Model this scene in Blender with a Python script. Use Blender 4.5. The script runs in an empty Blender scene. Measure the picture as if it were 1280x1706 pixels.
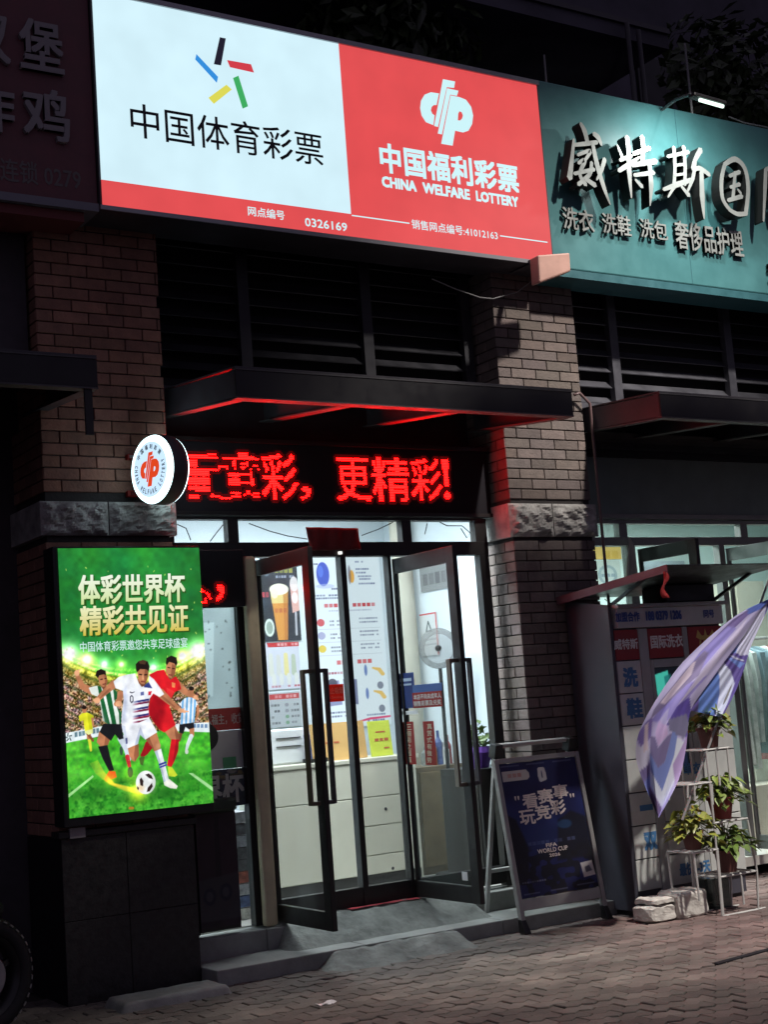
import bpy, bmesh, math, random
import numpy as np
from mathutils import Vector, Matrix, noise as mnoise
random.seed(7)
rng = np.random.default_rng(11)
SC = bpy.context.scene
COL = SC.collection

# ------------------------------------------------------------------ camera
FPX, IW, IH = 2400.0, 1280.0, 1706.0
_a = -.075
_dx = np.array([3810., -37., -FPX]); _c = (37 - 3810 * _a) / FPX
_up = np.array([_a, 1., -_c])
_dx /= np.linalg.norm(_dx); _up -= _dx * (_dx @ _up); _up /= np.linalg.norm(_up)
_dy = np.cross(_up, _dx)
RM = np.array([_dx, _dy, _up])
CAM = np.array([-.5925 * 8.2, -8.2, 1.5])
cd = bpy.data.cameras.new('camera'); cam = bpy.data.objects.new('camera', cd); COL.objects.link(cam)
cd.sensor_fit = 'HORIZONTAL'; cd.sensor_width = 36; cd.lens = FPX / IW * 36
cd.clip_start = .05; cd.clip_end = 800
mw = Matrix([list(RM[0]) + [CAM[0]], list(RM[1]) + [CAM[1]], list(RM[2]) + [CAM[2]], [0, 0, 0, 1]])
cam.matrix_world = mw
SC.camera = cam

def P(px, py, Y=None, X=None, Z=None):
    "photo pixel -> point on the plane Y=, X= or Z="
    r = RM @ np.array([px - IW / 2, -(py - IH / 2), -FPX])
    if X is not None: t = (X - CAM[0]) / r[0]
    elif Z is not None: t = (Z - CAM[2]) / r[2]
    else: t = (Y - CAM[1]) / r[1]
    return CAM + t * r

# ------------------------------------------------------------------ world, sun, street light
w = bpy.data.worlds.new('World'); SC.world = w; w.use_nodes = True
nt = w.node_tree; bg = nt.nodes['Background']
sky = nt.nodes.new('ShaderNodeTexSky'); sky.sky_type = 'NISHITA'; sky.sun_disc = False
sky.sun_elevation = math.radians(-4); sky.sun_rotation = math.radians(200)
bg.inputs[1].default_value = .1
addn = nt.nodes.new('ShaderNodeMixRGB'); addn.blend_type = 'ADD'; addn.inputs[0].default_value = 1
addn.inputs[2].default_value = (.9, .78, 1.2, 1)          # the town's glow in the night haze
nt.links.new(sky.outputs[0], addn.inputs[1]); nt.links.new(addn.outputs[0], bg.inputs[0])

SUN_EL = 50
def light(name, kind, loc, tgt, energy, color, **k):
    l = bpy.data.lights.new(name, kind); o = bpy.data.objects.new(name, l); COL.objects.link(o)
    o.location = loc
    o.rotation_euler = (Vector(tgt) - Vector(loc)).to_track_quat('-Z', 'Y').to_euler()
    l.energy = energy; l.color = color
    for a, b in k.items(): setattr(l, a, b)
    return o
# the street lamp across the pavement, above and behind the photographer's right shoulder
light('street_lamp_light', 'SPOT', (3.4, -6.6, 10.3), (2.5, -.9, 1.5), 6700, (1, .93, .86),
      spot_size=math.radians(46), spot_blend=1., shadow_soft_size=.22)

SC.view_settings.view_transform = 'Standard'; SC.view_settings.look = 'None'
SC.view_settings.exposure = 0; SC.view_settings.gamma = 1
SC.cycles.use_denoising = True
SC.cycles.max_bounces = 8; SC.cycles.transparent_max_bounces = 16
SC.cycles.sample_clamp_indirect = 4

# ------------------------------------------------------------------ materials
MATS = {}
def lin(c):
    return tuple((x / 12.92 if x <= .04045 else ((x + .055) / 1.055) ** 2.4) for x in (v / 255 for v in c))

def pm(name, col, rough=.6, metal=0., var=0., vscale=6., bump=0., bscale=40., spec=.5, emis=None, estr=0.,
       attr=None, alpha=1., detail=5., evar=0., thin=0.):
    m = bpy.data.materials.new(name); m.use_nodes = True
    n = m.node_tree.nodes; L = m.node_tree.links; b = n['Principled BSDF']
    b.inputs['Base Color'].default_value = (*col, 1); b.inputs['Roughness'].default_value = rough
    b.inputs['Metallic'].default_value = metal; b.inputs['Specular IOR Level'].default_value = spec
    b.inputs['Alpha'].default_value = alpha
    tc = None
    if var or bump or evar:
        tc = n.new('ShaderNodeTexCoord')
    src = None
    if attr:
        at = n.new('ShaderNodeAttribute'); at.attribute_name = attr; src = at.outputs['Color']
    if var:
        nz = n.new('ShaderNodeTexNoise'); nz.inputs['Scale'].default_value = vscale; nz.inputs['Detail'].default_value = detail
        nz.inputs['Roughness'].default_value = .65
        L.new(tc.outputs['Object'], nz.inputs['Vector'])
        mr = n.new('ShaderNodeMapRange'); mr.inputs[1].default_value = .3; mr.inputs[2].default_value = .7
        mr.inputs[3].default_value = 1 - var; mr.inputs[4].default_value = 1 + var
        L.new(nz.outputs['Fac'], mr.inputs[0])
        mx = n.new('ShaderNodeVectorMath'); mx.operation = 'SCALE'
        if src: L.new(src, mx.inputs[0])
        else: mx.inputs[0].default_value = col
        L.new(mr.outputs[0], mx.inputs['Scale']); src = mx.outputs[0]
        rr = n.new('ShaderNodeMapRange'); rr.inputs[1].default_value = .3; rr.inputs[2].default_value = .7
        rr.inputs[3].default_value = max(.02, rough - .12); rr.inputs[4].default_value = min(1, rough + .12)
        L.new(nz.outputs['Fac'], rr.inputs[0]); L.new(rr.outputs[0], b.inputs['Roughness'])
    if src and not (attr and estr): L.new(src, b.inputs['Base Color'])
    if bump:
        nb = n.new('ShaderNodeTexNoise'); nb.inputs['Scale'].default_value = bscale; nb.inputs['Detail'].default_value = 4
        L.new(tc.outputs['Object'], nb.inputs['Vector'])
        bp = n.new('ShaderNodeBump'); bp.inputs['Strength'].default_value = bump; bp.inputs['Distance'].default_value = .01
        L.new(nb.outputs['Fac'], bp.inputs['Height']); L.new(bp.outputs[0], b.inputs['Normal'])
    if estr:
        b.inputs['Emission Strength'].default_value = estr
        if attr: L.new(src, b.inputs['Emission Color']); b.inputs['Base Color'].default_value = (.01, .01, .01, 1)
        else: b.inputs['Emission Color'].default_value = (*(emis or col), 1)
        if evar:
            nz = n.new('ShaderNodeTexNoise'); nz.inputs['Scale'].default_value = 3.1; nz.inputs['Detail'].default_value = 2
            L.new(tc.outputs['Object'], nz.inputs['Vector'])
            mr = n.new('ShaderNodeMapRange'); mr.inputs[1].default_value = .3; mr.inputs[2].default_value = .7
            mr.inputs[3].default_value = estr * (1 - evar); mr.inputs[4].default_value = estr * (1 + evar)
            L.new(nz.outputs['Fac'], mr.inputs[0]); L.new(mr.outputs[0], b.inputs['Emission Strength'])
    if thin:   # a sticker or sheet that lets light through
        tl_n = n.new('ShaderNodeBsdfTranslucent'); mxs = n.new('ShaderNodeMixShader'); mxs.inputs[0].default_value = thin
        tl_n.inputs['Color'].default_value = (*col, 1)
        if src: L.new(src, tl_n.inputs['Color'])
        L.new(b.outputs[0], mxs.inputs[1]); L.new(tl_n.outputs[0], mxs.inputs[2]); L.new(mxs.outputs[0], n['Material Output'].inputs['Surface'])
    MATS[name] = m
    return m
def em(name, rgb, s=1., evar=0.):
    return pm(name, (.02, .02, .02), .5, emis=lin(rgb), estr=s, evar=evar)

m_alu = pm('dark_aluminium', (.010, .009, .009), .5, 0, var=.25, vscale=5)
m_alu_grey = pm('grey_aluminium', (.2, .2, .195), .45, .1, var=.15)
m_steel = pm('dark_painted_steel', (.06, .055, .065), .5, 0, var=.3, vscale=4, bump=.1, bscale=30)
m_beam = pm('black_beam_paint', (.012, .011, .013), .5, var=.3)
m_steel_lit = pm('galvanised_edge', (.085, .085, .09), .6, 0, var=.3, vscale=9)
m_black = pm('black_plastic', (.012, .012, .013), .4, var=.2)
m_black_matt = pm('matt_black', (.02, .018, .022), .95, spec=.15)
m_brick = pm('brown_brick', (.2, .15, .13), .85, attr='Col', var=.22, vscale=14, bump=.5, bscale=60)
m_mortar = pm('recessed_mortar', (.035, .03, .03), .9, var=.3, bump=.4)
m_stone = pm('rough_stone', (.4, .39, .37), .9, var=.4, vscale=9, bump=.9, bscale=35)
m_granite = pm('black_granite', (.022, .021, .02), .5, var=.55, vscale=22, bump=.25, bscale=60)
m_concrete = pm('worn_concrete', (.17, .18, .165), .85, var=.6, vscale=4, bump=.8, bscale=28)
m_slab = pm('grey_step_stone', (.25, .26, .245), .7, var=.3, vscale=4, bump=.25, bscale=45)
m_paver = pm('red_grey_paver', (.2, .15, .13), .85, attr='Col', var=.5, vscale=1.8, bump=.45, bscale=70)
m_joint = pm('sandy_joint', (.06, .052, .045), .95, var=.3, bump=.3)
m_wall_dark = pm('dark_facade_paint', (.07, .06, .07), .8, var=.35, vscale=3, bump=.2)
m_wall_far = pm('far_facade', (.09, .085, .11), .9, var=.4, vscale=1.2)
m_louvre = pm('louvre_paint', (.03, .03, .036), .5, .2, var=.3)
m_white_wall = pm('white_interior_wall', (.64, .72, .76), .7, var=.04, vscale=2)
m_ceiling = pm('white_ceiling', (.8, .82, .82), .8)
m_floor_in = pm('pale_floor_tile', (.55, .54, .5), .35, var=.1)
m_cream = pm('cream_laminate', (.74, .73, .6), .45, var=.05, vscale=3)
m_cream2 = pm('cream_post_paint', (.62, .55, .36), .55, var=.15, vscale=5)
m_dark_in = pm('dark_gap', (.05, .05, .048), .6)
m_beige = pm('beige_curtain', (.48, .46, .38), .8, var=.12, vscale=4)
m_paper = pm('white_paper', (.75, .77, .78), .7, var=.06)
m_red = pm('red_vinyl', (.42, .035, .03), .5, var=.12, thin=.4)
m_dkred = pm('dark_red_cloth', (.13, .012, .012), .8, var=.3, bump=.3, bscale=50)
m_redcarpet = pm('red_mat', (.3, .03, .04), .95, var=.3, bump=.5)
m_white_txt = pm('white_print', (.75, .74, .7), .6)
m_gold_txt = pm('gold_print', (.55, .4, .12), .5)
m_blue_txt = pm('blue_print', (.05, .16, .34), .6)
m_navy = pm('navy_print', (.03, .06, .26), .5, var=.3, thin=.4)
m_white_metal = pm('white_painted_metal', (.5, .5, .48), .5, var=.15)
m_silver = pm('brushed_aluminium', (.36, .36, .35), .45, .3, var=.15)
m_locker = pm('locker_grey_panel', (.34, .35, .345), .5, var=.1)
m_locker_side = pm('locker_dark_side', (.055, .055, .072), .45, var=.15)
m_purple = pm('dark_purple_sheet', (.09, .05, .065), .55, var=.2)
m_pot = pm('terracotta_pot', (.22, .035, .035), .6, var=.2)
m_pot2 = pm('brown_pot', (.12, .045, .04), .6, var=.2)
m_soil = pm('soil', (.03, .02, .015), .95)
m_leaf = pm('pothos_leaf', (.09, .14, .03), .45, attr='Col', var=.25, vscale=20)
m_stem = pm('stem_green', (.08, .1, .03), .6)
m_bark = pm('bark', (.05, .04, .03), .9)
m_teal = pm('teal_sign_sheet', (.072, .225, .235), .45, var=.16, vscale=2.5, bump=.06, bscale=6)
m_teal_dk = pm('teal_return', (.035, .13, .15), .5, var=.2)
m_letter = pm('steel_letter_face', (.4, .42, .4), .4, .3, var=.12)
m_letter_side = pm('letter_shadow_side', (.02, .02, .02), .5, .4)  # sides coloured black to stand in for the letters' thick shadow
m_maroon = pm('maroon_sign_sheet', (.16, .06, .07), .6, var=.2)
m_grey_txt = pm('grey_letter', (.3, .28, .29), .6)
m_tyre = pm('tyre_rubber', (.012, .012, .013), .75, bump=.3)
m_wire = pm('black_wire', (.01, .01, .01), .5)
m_greywire = pm('grey_wire', (.25, .25, .25), .5)
m_pipe = pm('painted_pipe', (.16, .1, .1), .45, var=.2)
m_green_bin = pm('dark_green_fascia', (.16, .2, .19), .6, var=.25, vscale=2)
m_flagcloth = pm('flag_cloth', (.5, .5, .6), .75, attr='Col')
m_print = pm('matt_print', (.5, .5, .5), .55, attr='Col')
m_film = pm('window_film', (.5, .5, .5), .55, attr='Col', thin=.6)
m_backlit = pm('backlit_print', (.5, .5, .5), .4, attr='Col', estr=1.0)
m_sign_white = pm('lightbox_white', (.05, .05, .05), .35, emis=lin((212, 242, 252)), estr=1., evar=.045)
m_sign_red = pm('lightbox_red', (.05, .02, .02), .35, emis=lin((228, 80, 82)), estr=.98, evar=.055)
e_white = em('lit_white', (205, 245, 250), 1.)
e_disc = em('lit_disc_face', (196, 226, 250), 1.15)
e_rim = em('lit_disc_rim', (215, 250, 255), 4.)
e_poster_a = em('lit_headline', (228, 240, 206), 1.05)
e_poster_b = em('lit_headline_gold', (224, 222, 128), 1.)
e_poster_s = em('lit_headline_edge', (38, 84, 20), 1.)
e_poster_w = em('lit_subtitle', (208, 240, 238), 1.)
e_led = pm('red_diode', (.02, .005, .005), .5, emis=(1., .0007, .0006), estr=100.)
e_led_halo = pm('red_painted_halo', (.02, .005, .005), .5, emis=(1., .008, .01), estr=.11)
e_tube = em('lamp_tube', (225, 255, 240), 2.)
e_panel = em('ceiling_light_diffuser', (240, 250, 255), 3.)
e_info = em('lit_board_white', (222, 240, 248), .95)
e_screen = em('teal_screen', (70, 190, 180), .7)
m_logo_black = pm('logo_black', (.02, .02, .03), .4)
def glassmat(name, alpha, col=(.5, .55, .55), rough=.03):
    m = pm(name, col, rough, alpha=alpha); return m
m_glass = glassmat('door_glass', .14, (.22, .27, .25))
m_glass2 = glassmat('frosted_glass', .25, (.6, .66, .68), .2)

# ------------------------------------------------------------------ mesh helpers
WLOC = {}
class MB:
    def __init__(s): s.v = []; s.f = []; s.c = None; s.sm = False; s.mi = []; s.cur = 0
    def add(s, vs, fs):
        o = len(s.v); s.v += [tuple(float(a) for a in p) for p in vs]
        for f in fs: s.f.append(tuple(o + i for i in f)); s.mi.append(s.cur)
        return s
    def box(s, x0, x1, y0, y1, z0, z1):
        if x0 > x1: x0, x1 = x1, x0
        if y0 > y1: y0, y1 = y1, y0
        if z0 > z1: z0, z1 = z1, z0
        return s.add([(x0, y0, z0), (x1, y0, z0), (x1, y1, z0), (x0, y1, z0), (x0, y0, z1), (x1, y0, z1), (x1, y1, z1), (x0, y1, z1)],
                     [(0, 3, 2, 1), (4, 5, 6, 7), (0, 1, 5, 4), (1, 2, 6, 5), (2, 3, 7, 6), (3, 0, 4, 7)])
    def hexa(s, p):  # 8 points: bottom 4, top 4
        return s.add(p, [(0, 3, 2, 1), (4, 5, 6, 7), (0, 1, 5, 4), (1, 2, 6, 5), (2, 3, 7, 6), (3, 0, 4, 7)])
    def bar(s, a, b, wx, wy=None, upv=(0, 0, 1)):
        a = Vector(a); b = Vector(b); wy = wy or wx
        d = (b - a).normalized(); u = Vector(upv)
        if abs(d.dot(u)) > .95: u = Vector((0, 1, 0))
        r = d.cross(u).normalized(); u = r.cross(d)
        p = []
        for q in (a, b):
            for i, j in ((-1, -1), (1, -1), (1, 1), (-1, 1)): p.append(q + r * wx / 2 * i + u * wy / 2 * j)
        return s.add(p, [(0, 1, 2, 3), (7, 6, 5, 4), (0, 4, 5, 1), (1, 5, 6, 2), (2, 6, 7, 3), (3, 7, 4, 0)])
    def tube(s, pts, r, n=8, cap=True):
        pts = [Vector(p) for p in pts]; rs = r if isinstance(r, (list, tuple)) else [r] * len(pts)
        o = len(s.v); prev = None
        for i, p in enumerate(pts):
            d = (pts[min(i + 1, len(pts) - 1)] - pts[max(i - 1, 0)]).normalized()
            u = prev if prev is not None else (Vector((0, 0, 1)) if abs(d.z) < .9 else Vector((1, 0, 0)))
            rr = d.cross(u).normalized(); u = rr.cross(d).normalized(); prev = u
            for k in range(n):
                t = 2 * math.pi * k / n
                q = p + (rr * math.cos(t) + u * math.sin(t)) * rs[i]
                s.v.append(tuple(q))
        for i in range(len(pts) - 1):
            for k in range(n):
                s.f.append((o + i * n + k, o + i * n + (k + 1) % n, o + (i + 1) * n + (k + 1) % n, o + (i + 1) * n + k)); s.mi.append(s.cur)
        if cap:
            s.f.append(tuple(o + k for k in range(n))[::-1]); s.mi.append(s.cur)
            s.f.append(tuple(o + (len(pts) - 1) * n + k for k in range(n))); s.mi.append(s.cur)
        return s
    def lathe(s, c, axis, prof, n=32):
        "prof: (distance along the axis, radius)"
        ax = Vector(axis).normalized(); u = Vector((0, 0, 1)) if abs(ax.z) < .9 else Vector((1, 0, 0))
        r = ax.cross(u).normalized(); u = r.cross(ax); c = Vector(c); o = len(s.v)
        for h, rad in prof:
            for k in range(n):
                t = 2 * math.pi * k / n
                s.v.append(tuple(c + ax * h + (r * math.cos(t) + u * math.sin(t)) * rad))
        for i in range(len(prof) - 1):
            for k in range(n):
                s.f.append((o + i * n + k, o + (i + 1) * n + k, o + (i + 1) * n + (k + 1) % n, o + i * n + (k + 1) % n)); s.mi.append(s.cur)
        return s
    def prism(s, fr, poly, t0, t1):
        "polygon in a frame's (u, v), between heights t0 and t1 along its normal"
        n = len(poly); vs = [fr(u, v, t0) for u, v in poly] + [fr(u, v, t1) for u, v in poly]
        fs = [tuple(range(n))[::-1], tuple(range(n, 2 * n))] + [(i, (i + 1) % n, n + (i + 1) % n, n + i) for i in range(n)]
        return s.add(vs, fs)

class Fr:
    "a flat frame: origin, right, up; the normal looks at the viewer"
    def __init__(s, o, r=(1, 0, 0), u=(0, 0, 1)):
        s.o = Vector(o); s.r = Vector(r).normalized(); s.u = Vector(u).normalized(); s.n = s.r.cross(s.u)
    def __call__(s, a, b, h=0): return s.o + s.r * a + s.u * b + s.n * h
FACE = lambda Y: Fr((0, Y, 0))

def wloc(p): return Vector(WLOC.get(p.name, (0, 0, 0))) if p else Vector((0, 0, 0))
def obj(name, mb, mats, parent=None, smooth=None, bevel=0, label=None, cols=None, at=None):
    me = bpy.data.meshes.new(name)
    base = wloc(parent) if parent else Vector(at or (0, 0, 0))
    me.from_pydata([tuple(Vector(v) - base) for v in mb.v], [], mb.f)
    for m in (mats if isinstance(mats, (list, tuple)) else [mats]): me.materials.append(m)
    if any(mb.mi): me.polygons.foreach_set('material_index', mb.mi)
    if smooth or (smooth is None and mb.sm): me.polygons.foreach_set('use_smooth', [True] * len(me.polygons))
    if cols is not None:
        ca = me.color_attributes.new('Col', 'FLOAT_COLOR', 'POINT')
        ca.data.foreach_set('color', np.array(cols, dtype=np.float32).ravel())
    me.update()
    o = bpy.data.objects.new(name, me); COL.objects.link(o)
    if parent: o.parent = parent
    else: o.location = base
    WLOC[o.name] = tuple(base)
    if bevel:
        b = o.modifiers.new('Bevel', 'BEVEL'); b.width = bevel; b.segments = 2; b.limit_method = 'ANGLE'
    if label: o['label'] = label
    return o
def tag(o, label, cat, group=None, kind=None):
    o['label'] = label; o['category'] = cat
    if group: o['group'] = group
    if kind: o['kind'] = kind
    return o
def thing(name, label, cat, loc, group=None, kind=None):
    o = bpy.data.objects.new(name, None); COL.objects.link(o); o.location = loc; o.empty_display_size = .1
    WLOC[o.name] = tuple(loc)
    return tag(o, label, cat, group, kind)
def structure(o): o['kind'] = 'structure'; return o

# ---- text: glyph outlines laid into a rectangle of a frame
def text_mesh(body, bold=0., depth=0., res=2, spacing=1.):
    c = bpy.data.curves.new('t', 'FONT'); c.body = body; c.offset = bold; c.extrude = depth; c.resolution_u = res
    c.space_character = spacing
    o = bpy.data.objects.new('t', c); COL.objects.link(o)
    dg = bpy.context.evaluated_depsgraph_get()
    me = bpy.data.meshes.new_from_object(o.evaluated_get(dg))
    vs = np.array([v.co[:] for v in me.vertices]).reshape(-1, 3); fs = [tuple(p.vertices) for p in me.polygons]
    nz = [p.normal.z for p in me.polygons]
    bpy.data.objects.remove(o); bpy.data.curves.remove(c); bpy.data.meshes.remove(me)
    return vs, fs, nz
def text(mb, body, fr, u0, u1, v0, v1, h=.002, bold=0., depth=0., shear=0., res=2, spacing=1., side=None):
    "bold is a share of the letter height; heavy letters are made of copies a fraction of a millimetre apart in depth"
    vs, fs, nz = text_mesh(body, 0., 0.5 if depth else 0, res, spacing)
    lo = vs.min(0); hi = vs.max(0)
    q = (vs - lo) / np.maximum(hi - lo, 1e-6)
    k = max(0, bold - .001) * .9 * (v1 - v0)
    shifts = [(0, 0)] if k < 1e-5 else [(-k, -k), (k, -k), (-k, k), (k, k), (0, 0)]
    for n, (su, sv) in enumerate(shifts):
        pts = [fr(u0 + k + (u1 - u0 - 2 * k) * a + su + shear * (b - .5) * (v1 - v0), v0 + k + (v1 - v0 - 2 * k) * b + sv, h + depth * cc + n * .00012) for (a, b, cc) in q]
        o = len(mb.v); mb.v += [tuple(p) for p in pts]
        for f, z in zip(fs, nz):
            mb.f.append(tuple(o + i for i in f)); mb.mi.append(side if (side is not None and z < .9) else mb.cur)
    return mb
def rect(px0, py0, px1, py1, Y):
    "photo rectangle of an upright thing on plane Y -> x0, x1, z0, z1"
    mx, my = (px0 + px1) / 2, (py0 + py1) / 2
    return P(px0, my, Y)[0], P(px1, my, Y)[0], P(mx, py1, Y)[2], P(mx, py0, Y)[2]
def quadrect(tl, tr, bl, br, Y):
    a, b, c, d = P(*tl, Y), P(*tr, Y), P(*bl, Y), P(*br, Y)
    return (a[0] + c[0]) / 2, (b[0] + d[0]) / 2, (c[2] + d[2]) / 2, (a[2] + b[2]) / 2

def on(fr, px, py):
    "photo pixel -> (u, v) on a frame"
    r = Vector(RM @ np.array([px - IW / 2, -(py - IH / 2), -FPX])); c = Vector(CAM)
    t = (fr.o - c).dot(fr.n) / r.dot(fr.n); q = c + r * t - fr.o
    return q.dot(fr.r), q.dot(fr.u)
def onrect(fr, px0, py0, px1, py1):
    my, mx = (py0 + py1) / 2, (px0 + px1) / 2
    return on(fr, px0, my)[0], on(fr, px1, my)[0], on(fr, mx, py1)[1], on(fr, mx, py0)[1]
def raster(body, nx, ny, bold=0.):
    "glyph outline -> boolean grid, row 0 at the top"
    vs, fs, _ = text_mesh(body, bold)
    lo = vs.min(0); hi = vs.max(0); q = (vs - lo) / np.maximum(hi - lo, 1e-6)
    gx = (np.arange(nx) + .5) / nx; gy = 1 - (np.arange(ny) + .5) / ny
    X, Y = np.meshgrid(gx, gy); out = np.zeros((ny, nx), bool)
    for f in fs:
        for k in range(1, len(f) - 1):
            a, b, c = q[f[0]], q[f[k]], q[f[k + 1]]
            d = (b[1] - c[1]) * (a[0] - c[0]) + (c[0] - b[0]) * (a[1] - c[1])
            if abs(d) < 1e-12: continue
            l1 = ((b[1] - c[1]) * (X - c[0]) + (c[0] - b[0]) * (Y - c[1])) / d
            l2 = ((c[1] - a[1]) * (X - c[0]) + (a[0] - c[0]) * (Y - c[1])) / d
            out |= (l1 >= 0) & (l2 >= 0) & (l1 + l2 <= 1)
    return out

# ---- printed pictures: a fine grid of coloured points on the printed sheet
def vnoise(W, H, cell, seed=0):
    g = np.random.default_rng(seed).random((int(H / cell) + 3, int(W / cell) + 3))
    x = np.arange(W) / cell; y = np.arange(H) / cell
    xi = x.astype(int); yi = y.astype(int); fx = (x - xi)[None, :]; fy = (y - yi)[:, None]
    fx = fx * fx * (3 - 2 * fx); fy = fy * fy * (3 - 2 * fy)
    a = g[np.ix_(yi, xi)]; b = g[np.ix_(yi, xi + 1)]; c = g[np.ix_(yi + 1, xi)]; d = g[np.ix_(yi + 1, xi + 1)]
    return (a * (1 - fx) + b * fx) * (1 - fy) + (c * (1 - fx) + d * fx) * fy
class Canvas:
    def __init__(s, W, H, col=(255, 255, 255), conv=None):
        s.W, s.H = W, H; s.a = np.ones((H, W, 3)) * np.array(col) / 255.
        s.X, s.Y = np.meshgrid(np.arange(W) + .5, np.arange(H) + .5)
        s.conv = conv or (lambda p: p)
    def pts(s, pts): return [s.conv(p) for p in pts]
    def blend(s, m, col):
        c = np.array(col) / 255.
        s.a = s.a * (1 - m[..., None]) + (c if c.ndim > 1 else c[None, None]) * m[..., None]
    def polymask(s, pts, soft=.8):
        P_ = s.pts(pts); n = len(P_); d = np.full(s.X.shape, 1e9); ins = np.zeros(s.X.shape, bool)
        for i in range(n):
            (x0, y0), (x1, y1) = P_[i], P_[(i + 1) % n]
            ex, ey = x1 - x0, y1 - y0; L = ex * ex + ey * ey + 1e-9
            t = np.clip(((s.X - x0) * ex + (s.Y - y0) * ey) / L, 0, 1)
            d = np.minimum(d, (s.X - x0 - t * ex) ** 2 + (s.Y - y0 - t * ey) ** 2)
            if y0 != y1:
                ins ^= ((y0 > s.Y) != (y1 > s.Y)) & (s.X < (x1 - x0) * (s.Y - y0) / (y1 - y0) + x0)
        d = np.sqrt(d); d = np.where(ins, d, -d)
        return np.clip(d / soft + .5, 0, 1)
    def poly(s, pts, col, al=1., soft=.9): s.blend(s.polymask(pts, soft) * al, col)
    def cap(s, pts, rad, col, al=1., soft=.9):
        P_ = s.pts(pts); k = s.scale(pts[0]); d = np.full(s.X.shape, -1e9)
        for i in range(len(P_) - 1):
            (x0, y0), (x1, y1) = P_[i], P_[i + 1]; ex, ey = x1 - x0, y1 - y0
            t = np.clip(((s.X - x0) * ex + (s.Y - y0) * ey) / (ex * ex + ey * ey + 1e-9), 0, 1)
            r = (rad[i] + (rad[i + 1] - rad[i]) * t) * k
            d = np.maximum(d, r - np.hypot(s.X - x0 - t * ex, s.Y - y0 - t * ey))
        s.blend(np.clip(d / soft + .5, 0, 1) * al, col)
    def scale(s, p):
        a = s.conv(p); b = s.conv((p[0], p[1] + 10)); return math.hypot(b[0] - a[0], b[1] - a[1]) / 10
    def ell(s, c, rx, ry, col, al=1., soft=.9, rot=0):
        q = s.conv(c); k = s.scale(c); dx = s.X - q[0]; dy = s.Y - q[1]
        cs, sn = math.cos(rot), math.sin(rot); u = dx * cs + dy * sn; v = -dx * sn + dy * cs
        d = (1 - np.hypot(u / (rx * k), v / (ry * k))) * min(rx, ry) * k
        s.blend(np.clip(d / soft + .5, 0, 1) * al, col)
    def glow(s, c, r, col, st=1.):
        q = s.conv(c); k = s.scale(c) * r
        m = np.exp(-((s.X - q[0]) ** 2 + (s.Y - q[1]) ** 2) / (k * k)) * st
        s.a = np.clip(s.a + m[..., None] * np.array(col) / 255., 0, 1.0)
    def lines(s, x0, x1, y, h, col, n, al=.8, seed=0):
        "a row of printed characters too small to read: n short dashes"
        r = np.random.default_rng(seed + int(y * 13 + x0)); k = (x1 - x0) / n
        for i in range(n):
            a = x0 + k * i
            if r.random() < .12: continue
            s.poly([(a + k * .08, y), (a + k * .86, y), (a + k * .86, y + h), (a + k * .08, y + h)], col, al * (.55 + .45 * r.random()))
    def build(s, name, fr, u0, u1, v0, v1, mat, parent, h=.002, fn=None, label=None):
        W, H = s.W, s.H
        U, V = np.meshgrid(np.linspace(u0, u1, W), np.linspace(v1, v0, H))
        if fn is None:
            o, r, u, n = (np.array(t) for t in (fr.o, fr.r, fr.u, fr.n))
            co = o + U[..., None] * r + V[..., None] * u + h * n
        else: co = fn(U, V)
        co = co.reshape(-1, 3) - np.array(wloc(parent))
        idx = np.arange(W * H).reshape(H, W)
        q = np.stack([idx[1:, :-1], idx[1:, 1:], idx[:-1, 1:], idx[:-1, :-1]], -1).reshape(-1, 4)
        me = bpy.data.meshes.new(name)
        me.vertices.add(W * H); me.vertices.foreach_set('co', co.astype(np.float32).ravel())
        me.loops.add(q.size); me.loops.foreach_set('vertex_index', q.astype(np.int32).ravel())
        me.polygons.add(len(q)); me.polygons.foreach_set('loop_start', np.arange(0, q.size, 4, dtype=np.int32))
        me.update(calc_edges=True)
        a = np.clip(s.a, 0, 1); L = np.where(a <= .04045, a / 12.92, ((a + .055) / 1.055) ** 2.4)
        rgba = np.concatenate([L.reshape(-1, 3), np.ones((W * H, 1))], 1).astype(np.float32)
        ca = me.color_attributes.new('Col', 'FLOAT_COLOR', 'POINT'); ca.data.foreach_set('color', rgba.ravel())
        me.materials.append(mat)
        ob = bpy.data.objects.new(name, me); COL.objects.link(ob); ob.parent = parent; WLOC[ob.name] = tuple(wloc(parent))
        if label: ob['label'] = label
        return ob
def homography(src, dst):
    A = []; b = []
    for (x, y), (u, v) in zip(src, dst):
        A += [[x, y, 1, 0, 0, 0, -u * x, -u * y], [0, 0, 0, x, y, 1, -v * x, -v * y]]; b += [u, v]
    h = np.append(np.linalg.solve(np.array(A, float), np.array(b, float)), 1).reshape(3, 3)
    def f(p):
        q = h @ np.array([p[0], p[1], 1.]); return q[0] / q[2], q[1] / q[2]
    return f

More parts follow.
